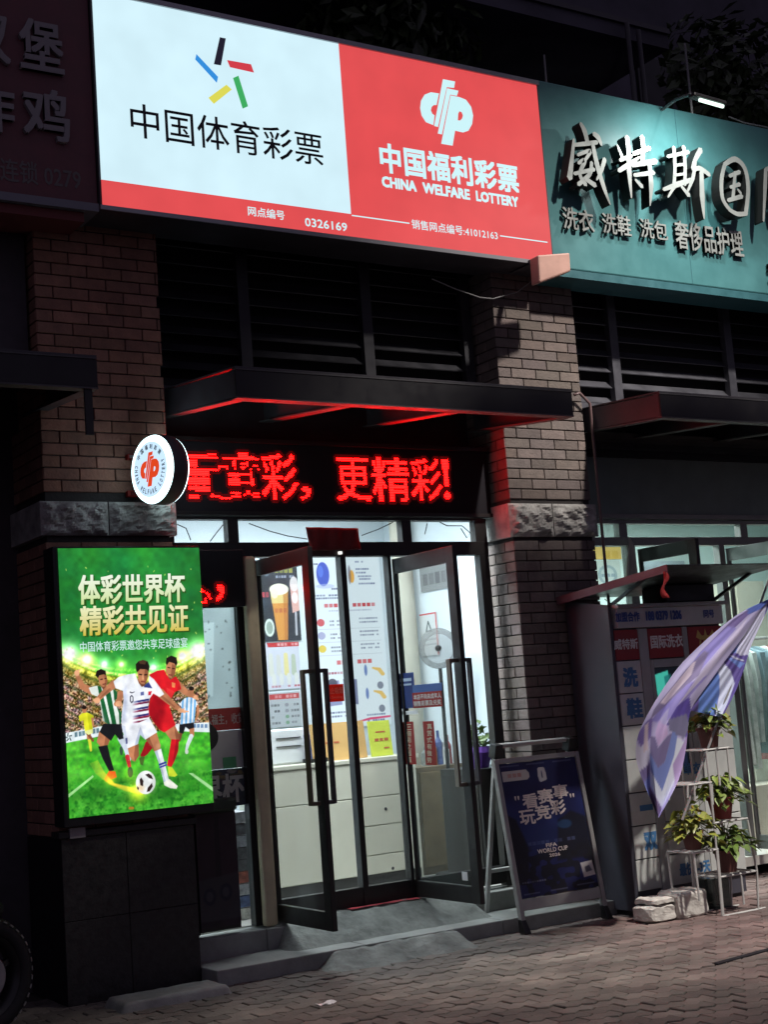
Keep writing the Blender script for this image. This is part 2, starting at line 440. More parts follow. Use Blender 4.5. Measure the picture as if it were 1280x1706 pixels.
# ================================================================== the setting
ROUGH = random.Random(5)
g = MB().add([(-300, -300, -.014), (300, -300, -.014), (300, 300, -.014), (-300, 300, -.014)], [(0, 1, 2, 3)])
structure(obj('ground', g, m_joint))
pv = MB(); pc = []
LZ, WZ, J = .2, .1, .0028
def zig(x): 
    t = (x / .1) % 1.0
    return .016 * (abs(t - .5) * 4 - 1)
for r in range(-1, 51):
    y0 = -.02 - r * WZ
    for k in range(-21, 21):
        x0 = k * LZ + (r % 2) * LZ / 2
        zt = ROUGH.uniform(-.004, .003); tx, ty = ROUGH.uniform(-.02, .02), ROUGH.uniform(-.025, .025)
        xs = [x0 + J + (LZ - 2 * J) * i / 8 for i in range(9)]
        top = [(x, y0 + zig(x) - J) for x in xs]; bot = [(x, y0 - WZ + zig(x) + J) for x in xs][::-1]
        ring = bot[::-1] + top[::-1]
        cx, cy = x0 + LZ / 2, y0 - WZ / 2
        o = len(pv.v)
        for (x, y) in ring:
            ex = .006 if x > cx else -.006; ey = .006 if y > cy else -.006
            pv.v.append((x, y, -.014))
        for (x, y) in ring: pv.v.append((x, y, zt - .004 + (x - cx) * tx + (y - cy) * ty))
        for (x, y) in ring:
            k2 = .93 if True else 1
            pv.v.append((cx + (x - cx) * .965, cy + (y - cy) * .93, zt + (x - cx) * tx + (y - cy) * ty))
        n = len(ring)
        for a in (0, n):
            for i in range(n):
                pv.f.append((o + a + i, o + a + (i + 1) % n, o + a + n + (i + 1) % n, o + a + n + i)); pv.mi.append(0)
        pv.f.append(tuple(o + 2 * n + i for i in range(n))); pv.mi.append(0)
        # worn sand colour near the step, redder brick further right and out
        m_ = min(1, max(0, (cx + .2 - .25 * cy - .9) / 1.4 + ROUGH.uniform(-.25, .25)))
        b_ = ROUGH.uniform(.72, 1.2)
        c_ = [(1 - m_) * a + m_ * b for a, b in zip((.148, .130, .112), (.16, .108, .1))]
        pc += [(c_[0] * b_, c_[1] * b_, c_[2] * b_, 1)] * (3 * n)
structure(obj('pavement', pv, m_paver, cols=pc))

def rough_grid(mb, x0, x1, y0, y1, zf, nx, ny, amp, fr, seed=0):
    o = len(mb.v)
    for j in range(ny + 1):
        for i in range(nx + 1):
            x = x0 + (x1 - x0) * i / nx; y = y0 + (y1 - y0) * j / ny
            z = zf(x, y) + amp * (mnoise.noise(Vector((x * fr + seed, y * fr, seed))) + .5 * mnoise.noise(Vector((x * fr * 2.7, y * fr * 2.7 + seed, 3))))
            mb.v.append((x, y, z))
    for j in range(ny):
        for i in range(nx):
            a = o + j * (nx + 1) + i
            mb.f.append((a, a + 1, a + nx + 2, a + nx + 1)); mb.mi.append(0)
    mb.sm = True; return mb
sm = lambda t: max(0, min(1, t)) ** 2 * (3 - 2 * max(0, min(1, t)))
st = thing('entrance_step', 'low grey stone step in front of the lottery shop doors with mortar ramps', 'step', (0, -.2, 0))
t_ = MB()
for a, b in ((-1.295, -.31), (-.306, .72), (.724, 1.9)): t_.box(a, b, -.5, -.1, -.01, .09)
obj('tread_slab', t_, m_slab, st, bevel=.008)
t_ = MB()
for a, b in ((-1.28, -.78), (-.776, .2), (.204, 1.27)): t_.box(a, b, -.13, .07, -.01, .215)
obj('floor_slab', t_, m_slab, st, bevel=.008)
rp = MB(); rough_grid(rp, -.74, .84, -.36, .02, lambda x, y: .07 + .175 * min(1, max(0, (y + .36 + .03 * mnoise.noise(Vector((x * 4, 1, 1)))) / .27)) * sm((x + .74) / .10) * sm((.84 - x) / .13), 130, 44, .013, 6, 2)
obj('mortar_ramp', rp, m_concrete, st)
rp = MB(); rough_grid(rp, -.72, .46, -.80, -.485, lambda x, y: -.03 + .112 * min(1, max(0, (y + .80 + .04 * mnoise.noise(Vector((x * 3, 7, 1)))) / .26)) * sm((x + .72) / .22) * sm((.46 - x) / .14), 130, 44, .016, 6, 9)
obj('mortar_ramp', rp, m_concrete, st)

# building behind everything
ls = MB(); rough_grid(ls, -1.98, -1.28, -.74, -.46, lambda x, y: -.03 + .075 * sm((x + 1.98) / .06) * sm((-1.28 - x) / .06) * sm((y + .74) / .05) * sm((-.46 - y) / .03 + 1), 50, 24, .004, 9, 4)
tag(obj('loose_slab', ls, m_slab, None, at=(-1.6, -.6, 0)), 'low grey slab on the pavement in front of the black granite column base', 'slab')
bd = thing('shop_building', 'dark brick shop building with a recessed upper storey behind the signs', 'building', (0, .4, 0))
b = MB()
b.box(-9, -1.2, .2, .5, 3.3, 6.0); b.box(-1.2, 1.3, .2, .5, 3.3, 6.0); b.box(1.3, 9, .2, .5, 3.3, 6.0)
obj('facade', b, m_wall_dark, bd)
b = MB().box(-9, -1.4, .338, .5, 0, 3.3)
obj('side_wall', b, m_wall_dark, bd)
b = MB().box(-14, 16, 4.2, 4.6, 6, 16); obj('upper_wall', b, m_wall_far, bd)
b = MB().box(-9, 9, .2, 4.2, 5.94, 6.0); obj('terrace_slab', b, m_wall_dark, bd)
q0 = P(880, -12, Y=1.0); q1 = P(1112, 52, Y=1.0); q2 = P(1112, 82, Y=1.0)
b = MB().box(-6, q1[0], 1.0, 2.6, q2[2], q1[2] + .0)
obj('balcony_slab', b, m_wall_far, bd)
b = MB().box(-6, q1[0], .97, .995, q1[2] - .045, q1[2] + .005)
obj('slab_edge_trim', b, m_steel, bd)
for px, y0, y1 in ((1050, 40, 92), (1080, 55, 210)):
    a = P(px, y1, Y=.9); c = P(px, y0, Y=.9)
    obj('terrace_post', MB().tube([(a[0], .9, 6.0), (a[0], .9, c[2])], .022), m_steel, bd)
for x0, x1 in ((4.2, 5.4), (7.2, 8.6)):
    obj('upper_window', MB().box(x0, x1, 4.15, 4.199, 7.6, 9.2), m_black, bd)

# shrubs on the terrace, hardly lit
def leafcloud(mb, cols, c, rad, n, size, base, seed, flat=.6):
    r = random.Random(seed)
    for i in range(n):
        d = Vector((r.gauss(0, 1), r.gauss(0, 1), r.gauss(0, 1))).normalized() * (r.random() ** .4)
        p = Vector(c) + Vector((d.x * rad[0], d.y * rad[1], d.z * rad[2])) * (1 + .35 * mnoise.noise(d * 2.2 + Vector((seed, 0, 0))))
        nrm = (d + Vector((r.uniform(-1, 1), r.uniform(-1, 1), r.uniform(-.2, 1)))).normalized()
        a = nrm.orthogonal().normalized(); a.rotate(Matrix.Rotation(r.uniform(0, 6.28), 3, nrm)); bb = nrm.cross(a)
        s = size * r.uniform(.6, 1.3)
        mb.add([p - a * s, p - bb * s * .45 + nrm * s * .1, p + a * s, p + bb * s * .45 + nrm * s * .1], [(0, 1, 2, 3)])
        k = r.uniform(.5, 1.3); cols += [(base[0] * k, base[1] * k, base[2] * k, 1)] * 4
for (px, py, Y, rad, nm) in ((1215, 150, 1.6, (.9, .5, .8), 'bushy dark shrub on the roof terrace behind the teal sign lamp'),
                             (640, 30, 1.5, (.9, .5, .55), 'low dark shrub on the roof terrace above the white lightbox')):
    c = P(px, py, Y=Y); s_ = thing('terrace_shrub', nm, 'shrub', (c[0], Y, 6.0), 'shrubs on the roof terrace')
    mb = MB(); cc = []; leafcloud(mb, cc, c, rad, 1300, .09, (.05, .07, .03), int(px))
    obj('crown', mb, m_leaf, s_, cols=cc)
    tk = MB()
    for k in range(5): tk.tube([(c[0] + .05 * k - .1, Y, 6.0), (c[0] + .2 * k - .4, Y, c[2])], [.03, .01], 6)
    obj('trunk', tk, m_bark, s_)


# unseen tree added outside the picture and shaped for shade: its crown keeps the lamp's light off the lower shop fronts
tr = thing('unseen_shade_tree', 'added unseen tree whose crown shades the lower shop fronts', 'tree', (4.9, -4.3, 0))
mb = MB(); cc = []
for c, rd, n_, sd in (((2.6, -4.0, 6.78), (.95, .17, .30), 3400, 2), ((1.75, -4.0, 6.0), (.75, .25, .42), 550, 4), ((4.6, -4.2, 7.5), (1.1, .7, .5), 1500, 8)):
    leafcloud(mb, cc, c, rd, n_, .13, (.06, .09, .03), sd)
obj('crown', mb, m_leaf, tr, cols=cc)
tk = MB().tube([(4.9, -4.3, 0), (4.85, -4.3, 2), (4.7, -4.25, 4.2), (4.3, -4.2, 6.7)], [.16, .13, .1, .04], 10)
tk.tube([(4.5, -4.23, 5.3), (3.6, -4.1, 6.4), (2.4, -4.0, 6.7)], [.06, .04, .02], 8)
obj('trunk', tk, m_bark, tr)

# ------------------------------------------------------------------ brick columns
def brick_column(label, x0, x1, yf, yb, z0, z1, base, stone, seed):
    r = random.Random(seed)
    col = thing('brick_column', label, 'column', ((x0 + x1) / 2, (yf + yb) / 2, 0))
    obj('mortar_core', MB().box(x0 + .012, x1 - .012, yf + .012, yb, 0, z1), m_mortar, col)
    mb = MB(); cc = []; RH, BL, JT = .073, .222, .007
    nz = int((z1 - z0) / RH)
    for k in range(nz):
        za = z0 + k * RH + JT / 2; zb = za + RH - JT
        if za < stone[1] and zb > stone[0]: continue
        off = (k % 2) * BL / 2 + r.uniform(-.006, .006)
        def put(fx0, fx1, face):
            d = r.uniform(-.0015, .0015)
            cv = r.uniform(.75, 1.18)
            c_ = (base[0] * cv * r.uniform(.96, 1.04), base[1] * cv, base[2] * cv * r.uniform(.95, 1.05), 1)
            e = .0035
            if face == 'f':
                a, b_ = yf + d, yf + .02
                p = [(fx0, b_, za), (fx1, b_, za), (fx1, b_, zb), (fx0, b_, zb), (fx0, a + e, za), (fx1, a + e, za), (fx1, a + e, zb), (fx0, a + e, zb),
                     (fx0 + e, a, za + e), (fx1 - e, a, za + e), (fx1 - e, a, zb - e), (fx0 + e, a, zb - e)]
            elif face == 'l':
                a, b_ = x0 + d, x0 + .02
                p = [(b_, fx1, za), (b_, fx0, za), (b_, fx0, zb), (b_, fx1, zb), (a + e, fx1, za), (a + e, fx0, za), (a + e, fx0, zb), (a + e, fx1, zb),
                     (a, fx1 - e, za + e), (a, fx0 + e, za + e), (a, fx0 + e, zb - e), (a, fx1 - e, zb - e)]
            mb.add(p, [(0, 1, 5, 4), (1, 2, 6, 5), (2, 3, 7, 6), (3, 0, 4, 7), (4, 5, 9, 8), (5, 6, 10, 9), (6, 7, 11, 10), (7, 4, 8, 11), (8, 9, 10, 11)])
            cc.extend([c_] * 12)
        x = x0 - off
        while x < x1 - .01:
            a, b_ = max(x, x0), min(x + BL - JT, x1)
            if b_ - a > .007: put(a, b_, 'f')
            x += BL
        y = yf + .004 - BL / 2 + off
        while y < yb - .01:
            a, b_ = max(y, yf + .004), min(y + BL - JT, yb)
            if b_ - a > .009: put(a, b_, 'l')
            y += BL
    obj('brickwork', mb, m_brick, col, cols=cc)
    # rough split-faced stones
    z_0, z_1 = stone
    xm = x0 + (x1 - x0) * .49
    for (a, b_) in ((x0 - .03, xm - .004), (xm + .004, x1 + .03)):
        s = MB(); nx, nz_ = 26, 16; prot = .035
        o = 0
        def pt(i, j, side):
            u, v = i / nx, j / nz_
            edge = min(u, 1 - u, v, 1 - v) * 9
            amp = min(1, edge)
            x = a + (b_ - a) * u; z = z_0 + (z_1 - z_0) * v
            h = mnoise.fractal(Vector((x * 9, z * 13, seed)), .6, 2.1, 5) * .5 + abs(mnoise.noise(Vector((x * 5, z * 16 + x * 8, seed + 7)))) * .9
            return (x, yf - prot * (.35 + .65 * amp) - .05 * h * amp, z)
        for j in range(nz_ + 1):
            for i in range(nx + 1): s.v.append(pt(i, j, 0))
        for j in range(nz_):
            for i in range(nx):
                q = j * (nx + 1) + i; s.f.append((q, q + 1, q + nx + 2, q + nx + 1)); s.mi.append(0)
        s.box(a, b_, yf - prot * .35 + .001, yb, z_0, z_1)
        obj('split_stone', s, m_stone, col)
    return col
lc = brick_column('left brick column carrying the round lit sign and a rough stone band', -2.08, -1.29, -.2, .34, .9, 4.6, (.31, .155, .11), (2.615, 2.815), 3)
obj('granite_core', MB().box(-2.096, -1.304, -.294, .3, 0, .895), m_black_matt, lc)
for a_, b_ in ((-2.1, -1.722), (-1.718, -1.3)):
    for c_, d_ in ((0, .448), (.452, .9)):
        obj('granite_slab', MB().box(a_, b_, -.3 - .001 * (c_ > 0), -.294, c_, d_), m_granite, lc, bevel=.0015)
obj('granite_cap', MB().box(-2.12, -1.285, -.32, -.19, .903, .94), m_granite, lc, bevel=.005)
rc = brick_column('right brick column between the two shops, lit grey above and shaded below', 1.27, 2.01, -.24, .2, .02, 4.6, (.165, .132, .12), (2.6, 2.835), 8)
z_ = P(128, 1387, Y=-.31)
obj('notice_plate', MB().box(z_[0] - .045, z_[0] + .045, -.325, -.302, z_[2] - .028, z_[2] + .028), m_grey_txt, None)
tag(bpy.data.objects['notice_plate'], 'tiny grey plate low on the black granite base below the green poster', 'plate')

# ------------------------------------------------------------------ louvre grilles
def louvre(label, x0, x1, z0, z1, posts, pitch, mat):
    t = thing('louvre_grille', label, 'grille', ((x0 + x1) / 2, .1, z0), 'louvre grilles over the shop fronts')
    f = MB(); 
    for p in posts: f.box(p - .04, p + .04, -.005, .05, z0, z1)
    f.box(x0, x1, -.004, .05, z0 - .05, z0 - .001); f.box(x0, x1, -.004, .05, z1 + .001, z1 + .05)
    obj('frame', f, mat, t)
    s = MB(); z = z0 + .04
    while z < z1:
        s.add([(x0, .02, z - .03), (x1, .02, z - .03), (x1, .085, z + .03), (x0, .085, z + .03), (x0, .024, z - .036), (x1, .024, z - .036), (x1, .089, z + .024), (x0, .089, z + .024)],
              [(0, 1, 2, 3), (7, 6, 5, 4), (0, 4, 5, 1), (1, 5, 6, 2), (2, 6, 7, 3), (3, 7, 4, 0)])
        z += pitch
    obj('slats', s, mat, t)
    obj('backing', MB().box(x0, x1, .13, .15, z0, z1), m_black_matt, t)
    return t
louvre('dark louvred grille between the white and red lightbox and the steel canopy', -1.28, 1.26, 3.6, 4.62, (-.6, .35, 1.2), .115, m_louvre)
louvre('louvred grille with pale slats under the teal sign', 2.02, 6.0, 3.66, 4.6, (2.08, 2.6, 3.85, 5.1), .125, pm('louvre_paint_light', (.085, .085, .1), .5, .2, var=.3))
o = thing('old_fascia', 'dark boards under the lit signs above the louvres', 'fascia', (0, 0, 4.55))
b = MB(); b.box(-6, -2.1, -.1, .1, 3.55, 5.9); b.box(-2.1, 6, -.15, .1, 4.68, 5.9)
obj('board', b, m_wall_dark, o)

# ------------------------------------------------------------------ steel canopies
def canopy(label, x0, x1, zb, zf, mids, yback=.0, lit=False):
    t = thing('steel_canopy', label, 'canopy', ((x0 + x1) / 2, -.5, zb), 'steel canopies over the shop doors')
    H = .155; yf = -1.0
    def chan(mb, a, b, inner):  # a C channel from a to b, flanges pointing to inner
        a = Vector(a); b = Vector(b); i = Vector(inner)
        mb.bar(a + Vector((0, 0, H / 2)), b + Vector((0, 0, H / 2)), .012, H)
    f = MB()
    f.box(x0, x1, yf, yf + .012, zf, zf + H)
    obj('front_beam', f, m_beam, t, bevel=.002)
    f = MB(); f.box(x0, x1, yf - .004, yf + .075, zf - .010, zf - .001); f.box(x0, x1, yf - .004, yf + .075, zf + H + .001, zf + H + .010)
    obj('front_flange', f, m_steel_lit, t)
    dz = zb - zf
    for x in [x0, x1] + mids:
        w_ = .012; e = .07 if x != x1 else -.07
        edge = x in (x0, x1)
        if x == x1: xa, xb = x - .012, x
        else: xa, xb = x, x + .012
        sgn = -1 if x == x1 else 1
        s = MB().hexa([(xa, yf + .014, zf), (xb, yf + .014, zf), (xb, yback, zb), (xa, yback, zb), (xa, yf + .014, zf + H), (xb, yf + .014, zf + H), (xb, yback, zb + H), (xa, yback, zb + H)])
        obj('side_beam' if edge else 'rafter', s, m_steel, t)
        fl0, fl1 = (x, x + .075 * sgn) if edge else (x - .04, x + .05)
        if fl0 > fl1: fl0, fl1 = fl1, fl0
        s = MB().hexa([(fl0, yf + .08, zf - .010), (fl1, yf + .08, zf - .010), (fl1, yback, zb - .010), (fl0, yback, zb - .010), (fl0, yf + .08, zf - .001), (fl1, yf + .08, zf - .001), (fl1, yback, zb - .001), (fl0, yback, zb - .001)])
        obj('bottom_flange', s, m_steel_lit, t)
    s = MB().hexa([(x0, yf, zf + H + .012), (x1, yf, zf + H + .012), (x1, yback, zb + H + .002), (x0, yback, zb + H + .002), (x0, yf, zf + H + .022), (x1, yf, zf + H + .022), (x1, yback, zb + H + .012), (x0, yback, zb + H + .012)])
    obj('roof_sheet', s, m_steel, t)
    return t
canopy('wide steel canopy over the lottery shop doors, lit red from below', -1.2, 1.275, 3.42, 3.305, [-.45, .35], .1)
canopy('steel canopy over the laundry shop doors under the teal sign', 2.06, 5.6, 3.42, 3.335, [2.75, 3.6, 4.5], .1)
cl = canopy('steel canopy cut off at the left edge beside the brick column', -5.0, -2.03, 3.40, 3.31, [-2.8, -3.9], .3)
a = P(148, 645, Y=-1.0); c = P(163, 724, Y=-1.0)
obj('hanging_strap', MB().box(a[0] - .022, a[0] + .022, -.99, -.975, c[2], 3.3), m_black, cl)

# ------------------------------------------------------------------ signs on the facade
YS = -.5
xl, xr, zb, zt = quadrect((150, -5), (901, 138), (175, 342), (914, 437), YS)
xm = (P(565, 68, YS)[0] + P(584, 358, YS)[0]) / 2; zr = (P(175, 299, YS)[2] + P(583, 358, YS)[2]) / 2
sg = thing('lottery_lightbox', 'long lit lightbox with a white half and a red half above the doors', 'shop sign', ((xl + xr) / 2, YS, zb))
obj('housing', MB().box(xl - .012, xr + .012, YS + .006, -.14, zb - .03, zt + .03), m_steel, sg)
obj('white_panel', MB().box(xl, xm, YS, YS + .005, zr, zt), m_sign_white, sg)
rp = MB().box(xm, xr, YS, YS + .005, zr, zt); rp.box(xl, xr, YS, YS + .005, zb, zr)
obj('red_panel', rp, m_sign_red, sg)
b = MB(); b.box(xl - .015, xr + .015, YS - .012, YS + .02, zt + .001, zt + .035); b.box(xl - .015, xr + .015, YS - .006, YS + .02, zb - .028, zb - .001)
obj('edge_trim', b, pm('trim_aluminium', (.4, .4, .42), .35, .6), sg)
F_ = FACE(YS)
def bars(mb, fr, quads, h=.003):
    for q in quads: mb.add([fr(u, v, h) for u, v in q], [tuple(range(len(q)))])
    return mb
def pxq(pts, Y): return [(lambda p: (p[0], p[2]))(P(x, y, Y)) for x, y in pts]
def ccw(q):
    a = sum(q[i][0] * q[(i + 1) % len(q)][1] - q[(i + 1) % len(q)][0] * q[i][1] for i in range(len(q)))
    return q if a > 0 else q[::-1]
star = (('black', [(366, 63), (376, 65), (368, 110), (356, 108)], (30, 28, 44)), ('red', [(378, 101), (418, 108), (423, 122), (383, 113)], (214, 62, 74)),
        ('green', [(388, 131), (397, 127), (413, 178), (404, 182)], (62, 176, 98)), ('yellow', [(347, 164), (377, 142), (386, 150), (356, 174)], (226, 222, 88)),
        ('blue', [(327, 91), (363, 129), (361, 139), (325, 100)], (52, 146, 226)))
for nm, q, c in star:
    obj('emblem_bar', bars(MB(), F_, [ccw(pxq(q, YS))]), em('emblem_' + nm, c, .95), sg)
x0, x1, _, _ = rect(218, 190, 535, 240, YS)
zc = (P(260, 206, YS)[2] + P(516, 248, YS)[2]) / 2; hh = .5 * abs(P(300, 180, YS)[2] - P(304, 237, YS)[2])
obj('lettering', text(MB(), '中国体育彩票', F_, x0, x1, zc - hh, zc + hh, bold=.006), m_logo_black, sg)
# emblem of slanted letters
def px5(l, k, x0, y0): return [(x0 + a / k, y0 + b / k) for a, b in l]
def arc(cx, cy, rx, ry, a0, a1, n=16): return [(cx + rx * math.cos(math.radians(a0 + (a1 - a0) * i / n)), cy + ry * math.sin(math.radians(a0 + (a1 - a0) * i / n))) for i in range(n + 1)]
LOGO = []   # polygons in the zoomed pixels of the emblem (skewed like the photo), split so that none has a hole
LOGO.append([(548, 180)] + [(480, 170), (430, 190), (400, 240), (393, 300), (405, 360), (440, 415), (502, 440)] + [(512, 360), (492, 345), (481, 318), (488, 290), (505, 275), (528, 275)])
LOGO.append([(580, 63), (680, 82), (672, 135), (612, 128), (540, 455), (508, 446), (540, 275)])
LOGO.append([(614, 137), (708, 158), (695, 200), (640, 190), (572, 516), (538, 508)])
LOGO.append([(643, 196), (716, 210), (716, 325), (706, 345), (702, 400), (680, 485), (660, 608), (566, 592)])
LOGO.append([(716, 210), (770, 232), (812, 290), (828, 360), (820, 430), (790, 485), (745, 500), (680, 485), (702, 400), (722, 402), (738, 385), (744, 360), (735, 335), (716, 325)])
_u0 = (P(620 + 393 / 4.923, 120 + 300 / 4.923, YS)[0], P(620 + 828 / 4.923, 120 + 360 / 4.923, YS)[0])
LOGOW = [[(lambda p: (p[0], p[2]))(P(620 + a / 4.923, 120 + b / 4.923, YS)) for a, b in poly] for poly in LOGO]
lx = [p[0] for q in LOGOW for p in q]; lz = [p[1] for q in LOGOW for p in q]
LOGON = [[((p[0] - (min(lx) + max(lx)) / 2) / (max(lz) - min(lz)), (p[1] - (min(lz) + max(lz)) / 2) / (max(lz) - min(lz))) for p in q] for q in LOGOW]
obj('emblem', bars(MB(), F_, [ccw(q) for q in LOGOW]), e_white, sg)
def band(l, r, hz0, hz1):  # x from px, z from two end heights
    a0, a1 = P(*l, YS), P(*r, YS); return a0[0], a1[0]
mb = MB()
x0, x1 = P(633, 268, YS)[0], P(864, 300, YS)[0]
z1 = (P(655, 243, YS)[2] + P(845, 272, YS)[2]) / 2; z0 = (P(660, 290, YS)[2] + P(848, 322, YS)[2]) / 2
text(mb, '中国福利彩票', F_, x0, x1, z0, z1, bold=.034, spacing=1.05)
obj('emblem_name', mb, e_white, sg); mb = MB()
z1 = (P(640, 295, YS)[2] + P(860, 331, YS)[2]) / 2; z0 = (P(640, 312, YS)[2] + P(860, 346, YS)[2]) / 2
for wd_, pa_, pb_ in (('CHINA', 636, 694), ('WELFARE', 704, 783), ('LOTTERY', 793, 864)):
    mb = MB(); text(mb, wd_, F_, P(pa_, 303 + (pa_ - 636) * .155, YS)[0], P(pb_, 303 + (pb_ - 636) * .155, YS)[0], z0, z1 + .008, bold=.06); obj('english_word', mb, e_white, sg)
mb = MB()
z1 = (P(690, 367, YS)[2] + P(825, 384, YS)[2]) / 2; z0 = (P(690, 382, YS)[2] + P(825, 400, YS)[2]) / 2
text(mb, '销售网点编号:41012163', F_, P(686, 375, YS)[0], P(829, 391, YS)[0], z0, z1, bold=.008)
obj('outlet_number', mb, e_white, sg)
zz = (P(630, 365, YS)[2] + P(870, 399, YS)[2]) / 2
for a, b in (((586, 360), (682, 371)), ((833, 392), (912, 403))):
    xa, xb = P(*a, YS)[0], P(*b, YS)[0]
    mb = MB(); bars(mb, F_, [[(xa, zz - .004), (xb, zz - .004), (xb, zz + .004), (xa, zz + .004)]]); obj('rule_line', mb, e_white, sg)
mb = MB()
z1 = P(430, 346, YS)[2]; z0 = P(432, 362, YS)[2]
text(mb, '网点编号', F_, P(413, 354, YS)[0], P(474, 361, YS)[0], z0, z1, bold=.012)
obj('outlet_caption', mb, e_white, sg); mb = MB()
z1 = P(560, 370, YS)[2]; z0 = P(560, 384, YS)[2]
text(mb, '0326169', F_, P(508, 370, YS)[0], P(578, 377, YS)[0], z0, z1, bold=.02)
obj('outlet_digits', mb, e_white, sg)

# dark sign on the left
YN = -.47
ns = thing('dark_shop_sign', 'unlit maroon shop sign with grey characters, cut off at the left edge', 'shop sign', (-2.6, YN, zb))
xe = xl - .02
zsb = (P(0, 318, YN)[2] + P(165, 344, YN)[2]) / 2
obj('panel', MB().box(-4.6, xe, YN, -.12, zsb, zt + .4), m_maroon, ns)
obj('bottom_trim', MB().box(-4.6, xe - .0, YN - .02, -.2, zsb - .05, zsb - .002), pm('trim_grey', (.2, .2, .23), .5, .4), ns)
obj('underside', MB().box(-4.6, xe - .08, YN + .02, -.13, zsb - .11, zsb - .052), pm('red_underside', (.16, .03, .03), .6), ns)
Fn = FACE(YN)
mb = MB()
def ch(mb, s, px0, py0, px1, py1, Y, fr, **k):
    a, b, c, d = rect(px0, py0, px1, py1, Y); return text(mb, s, fr, a, b, c, d, **k)
for s, q in (('堡', (30, 38, 103, 122)), ('汉', (-54, 22, 14, 106)), ('鸡', (36, 152, 113, 236)), ('炸', (-50, 140, 22, 222))):
    mb = MB(); ch(mb, s, *q, YN, Fn, bold=.02, depth=.03, h=.0); obj('raised_character', mb, m_grey_txt, ns)
mb = MB(); ch(mb, '连锁 0279', 0, 272, 134, 310, YN, Fn, bold=.012)
obj('printed_lettering', mb, pm('dim_print', (.16, .14, .14), .6), ns)

# teal sign on the right
YT = -.48
tl = thing('teal_shop_sign', 'teal metal shop sign with raised steel characters lit by an arm lamp', 'shop sign', (3, YT, 4.5))
x0 = xr + .02
ztt = (P(910, 140, YT)[2] + P(1280, 212, YT)[2]) / 2; ztb = (P(940, 446, YT)[2] + P(1280, 492, YT)[2]) / 2
obj('panel', MB().box(x0, 7.2, YT, -.16, ztb, ztt), m_teal, tl, bevel=.01)
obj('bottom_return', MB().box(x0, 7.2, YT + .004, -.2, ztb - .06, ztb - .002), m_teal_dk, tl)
for x in (3.02, 4.2): obj('panel_seam', MB().box(x, x + .006, YT - .001, YT + .002, ztb + .01, ztt - .01), m_teal_dk, tl)
Ft = FACE(YT)
# brush-written characters: tapering strokes cut out of sheet metal, standing off the panel
def stroke_prism(mb, fr, pts, wid, t0, t1):
    n = len(pts); L = []; R = []
    for i in range(n):
        a = Vector(pts[max(i - 1, 0)]); b = Vector(pts[min(i + 1, n - 1)]); d = (b - a).normalized(); nn = Vector((-d.y, d.x))
        L.append(Vector(pts[i]) + nn * wid[i]); R.append(Vector(pts[i]) - nn * wid[i])
    d0 = (Vector(pts[0]) - Vector(pts[1])).normalized(); d1 = (Vector(pts[-1]) - Vector(pts[-2])).normalized()
    poly = [Vector(pts[0]) + d0 * wid[0] * .8] + R + [Vector(pts[-1]) + d1 * wid[-1] * .9] + L[::-1]
    n = len(poly); base = len(mb.v)
    mb.v += [tuple(fr(p.x, p.y, t0)) for p in poly] + [tuple(fr(p.x, p.y, t1)) for p in poly]
    m = len(R)
    def ids(k): return [base + q + k * n for q in range(n)]
    f = ids(1)
    # top cap as a strip of quads so that bent strokes stay clean
    strip = [(f[0], f[1], f[n - 1])] + [(f[1 + q], f[2 + q], f[n - 2 - q], f[n - 1 - q]) for q in range(m - 1)] + [(f[m], f[m + 1], f[m + 2])]
    for q in strip: mb.f.append(q); mb.mi.append(0)
    g = ids(0)
    for q in range(n): mb.f.append((g[q], g[(q + 1) % n], f[(q + 1) % n], f[q])); mb.mi.append(1)
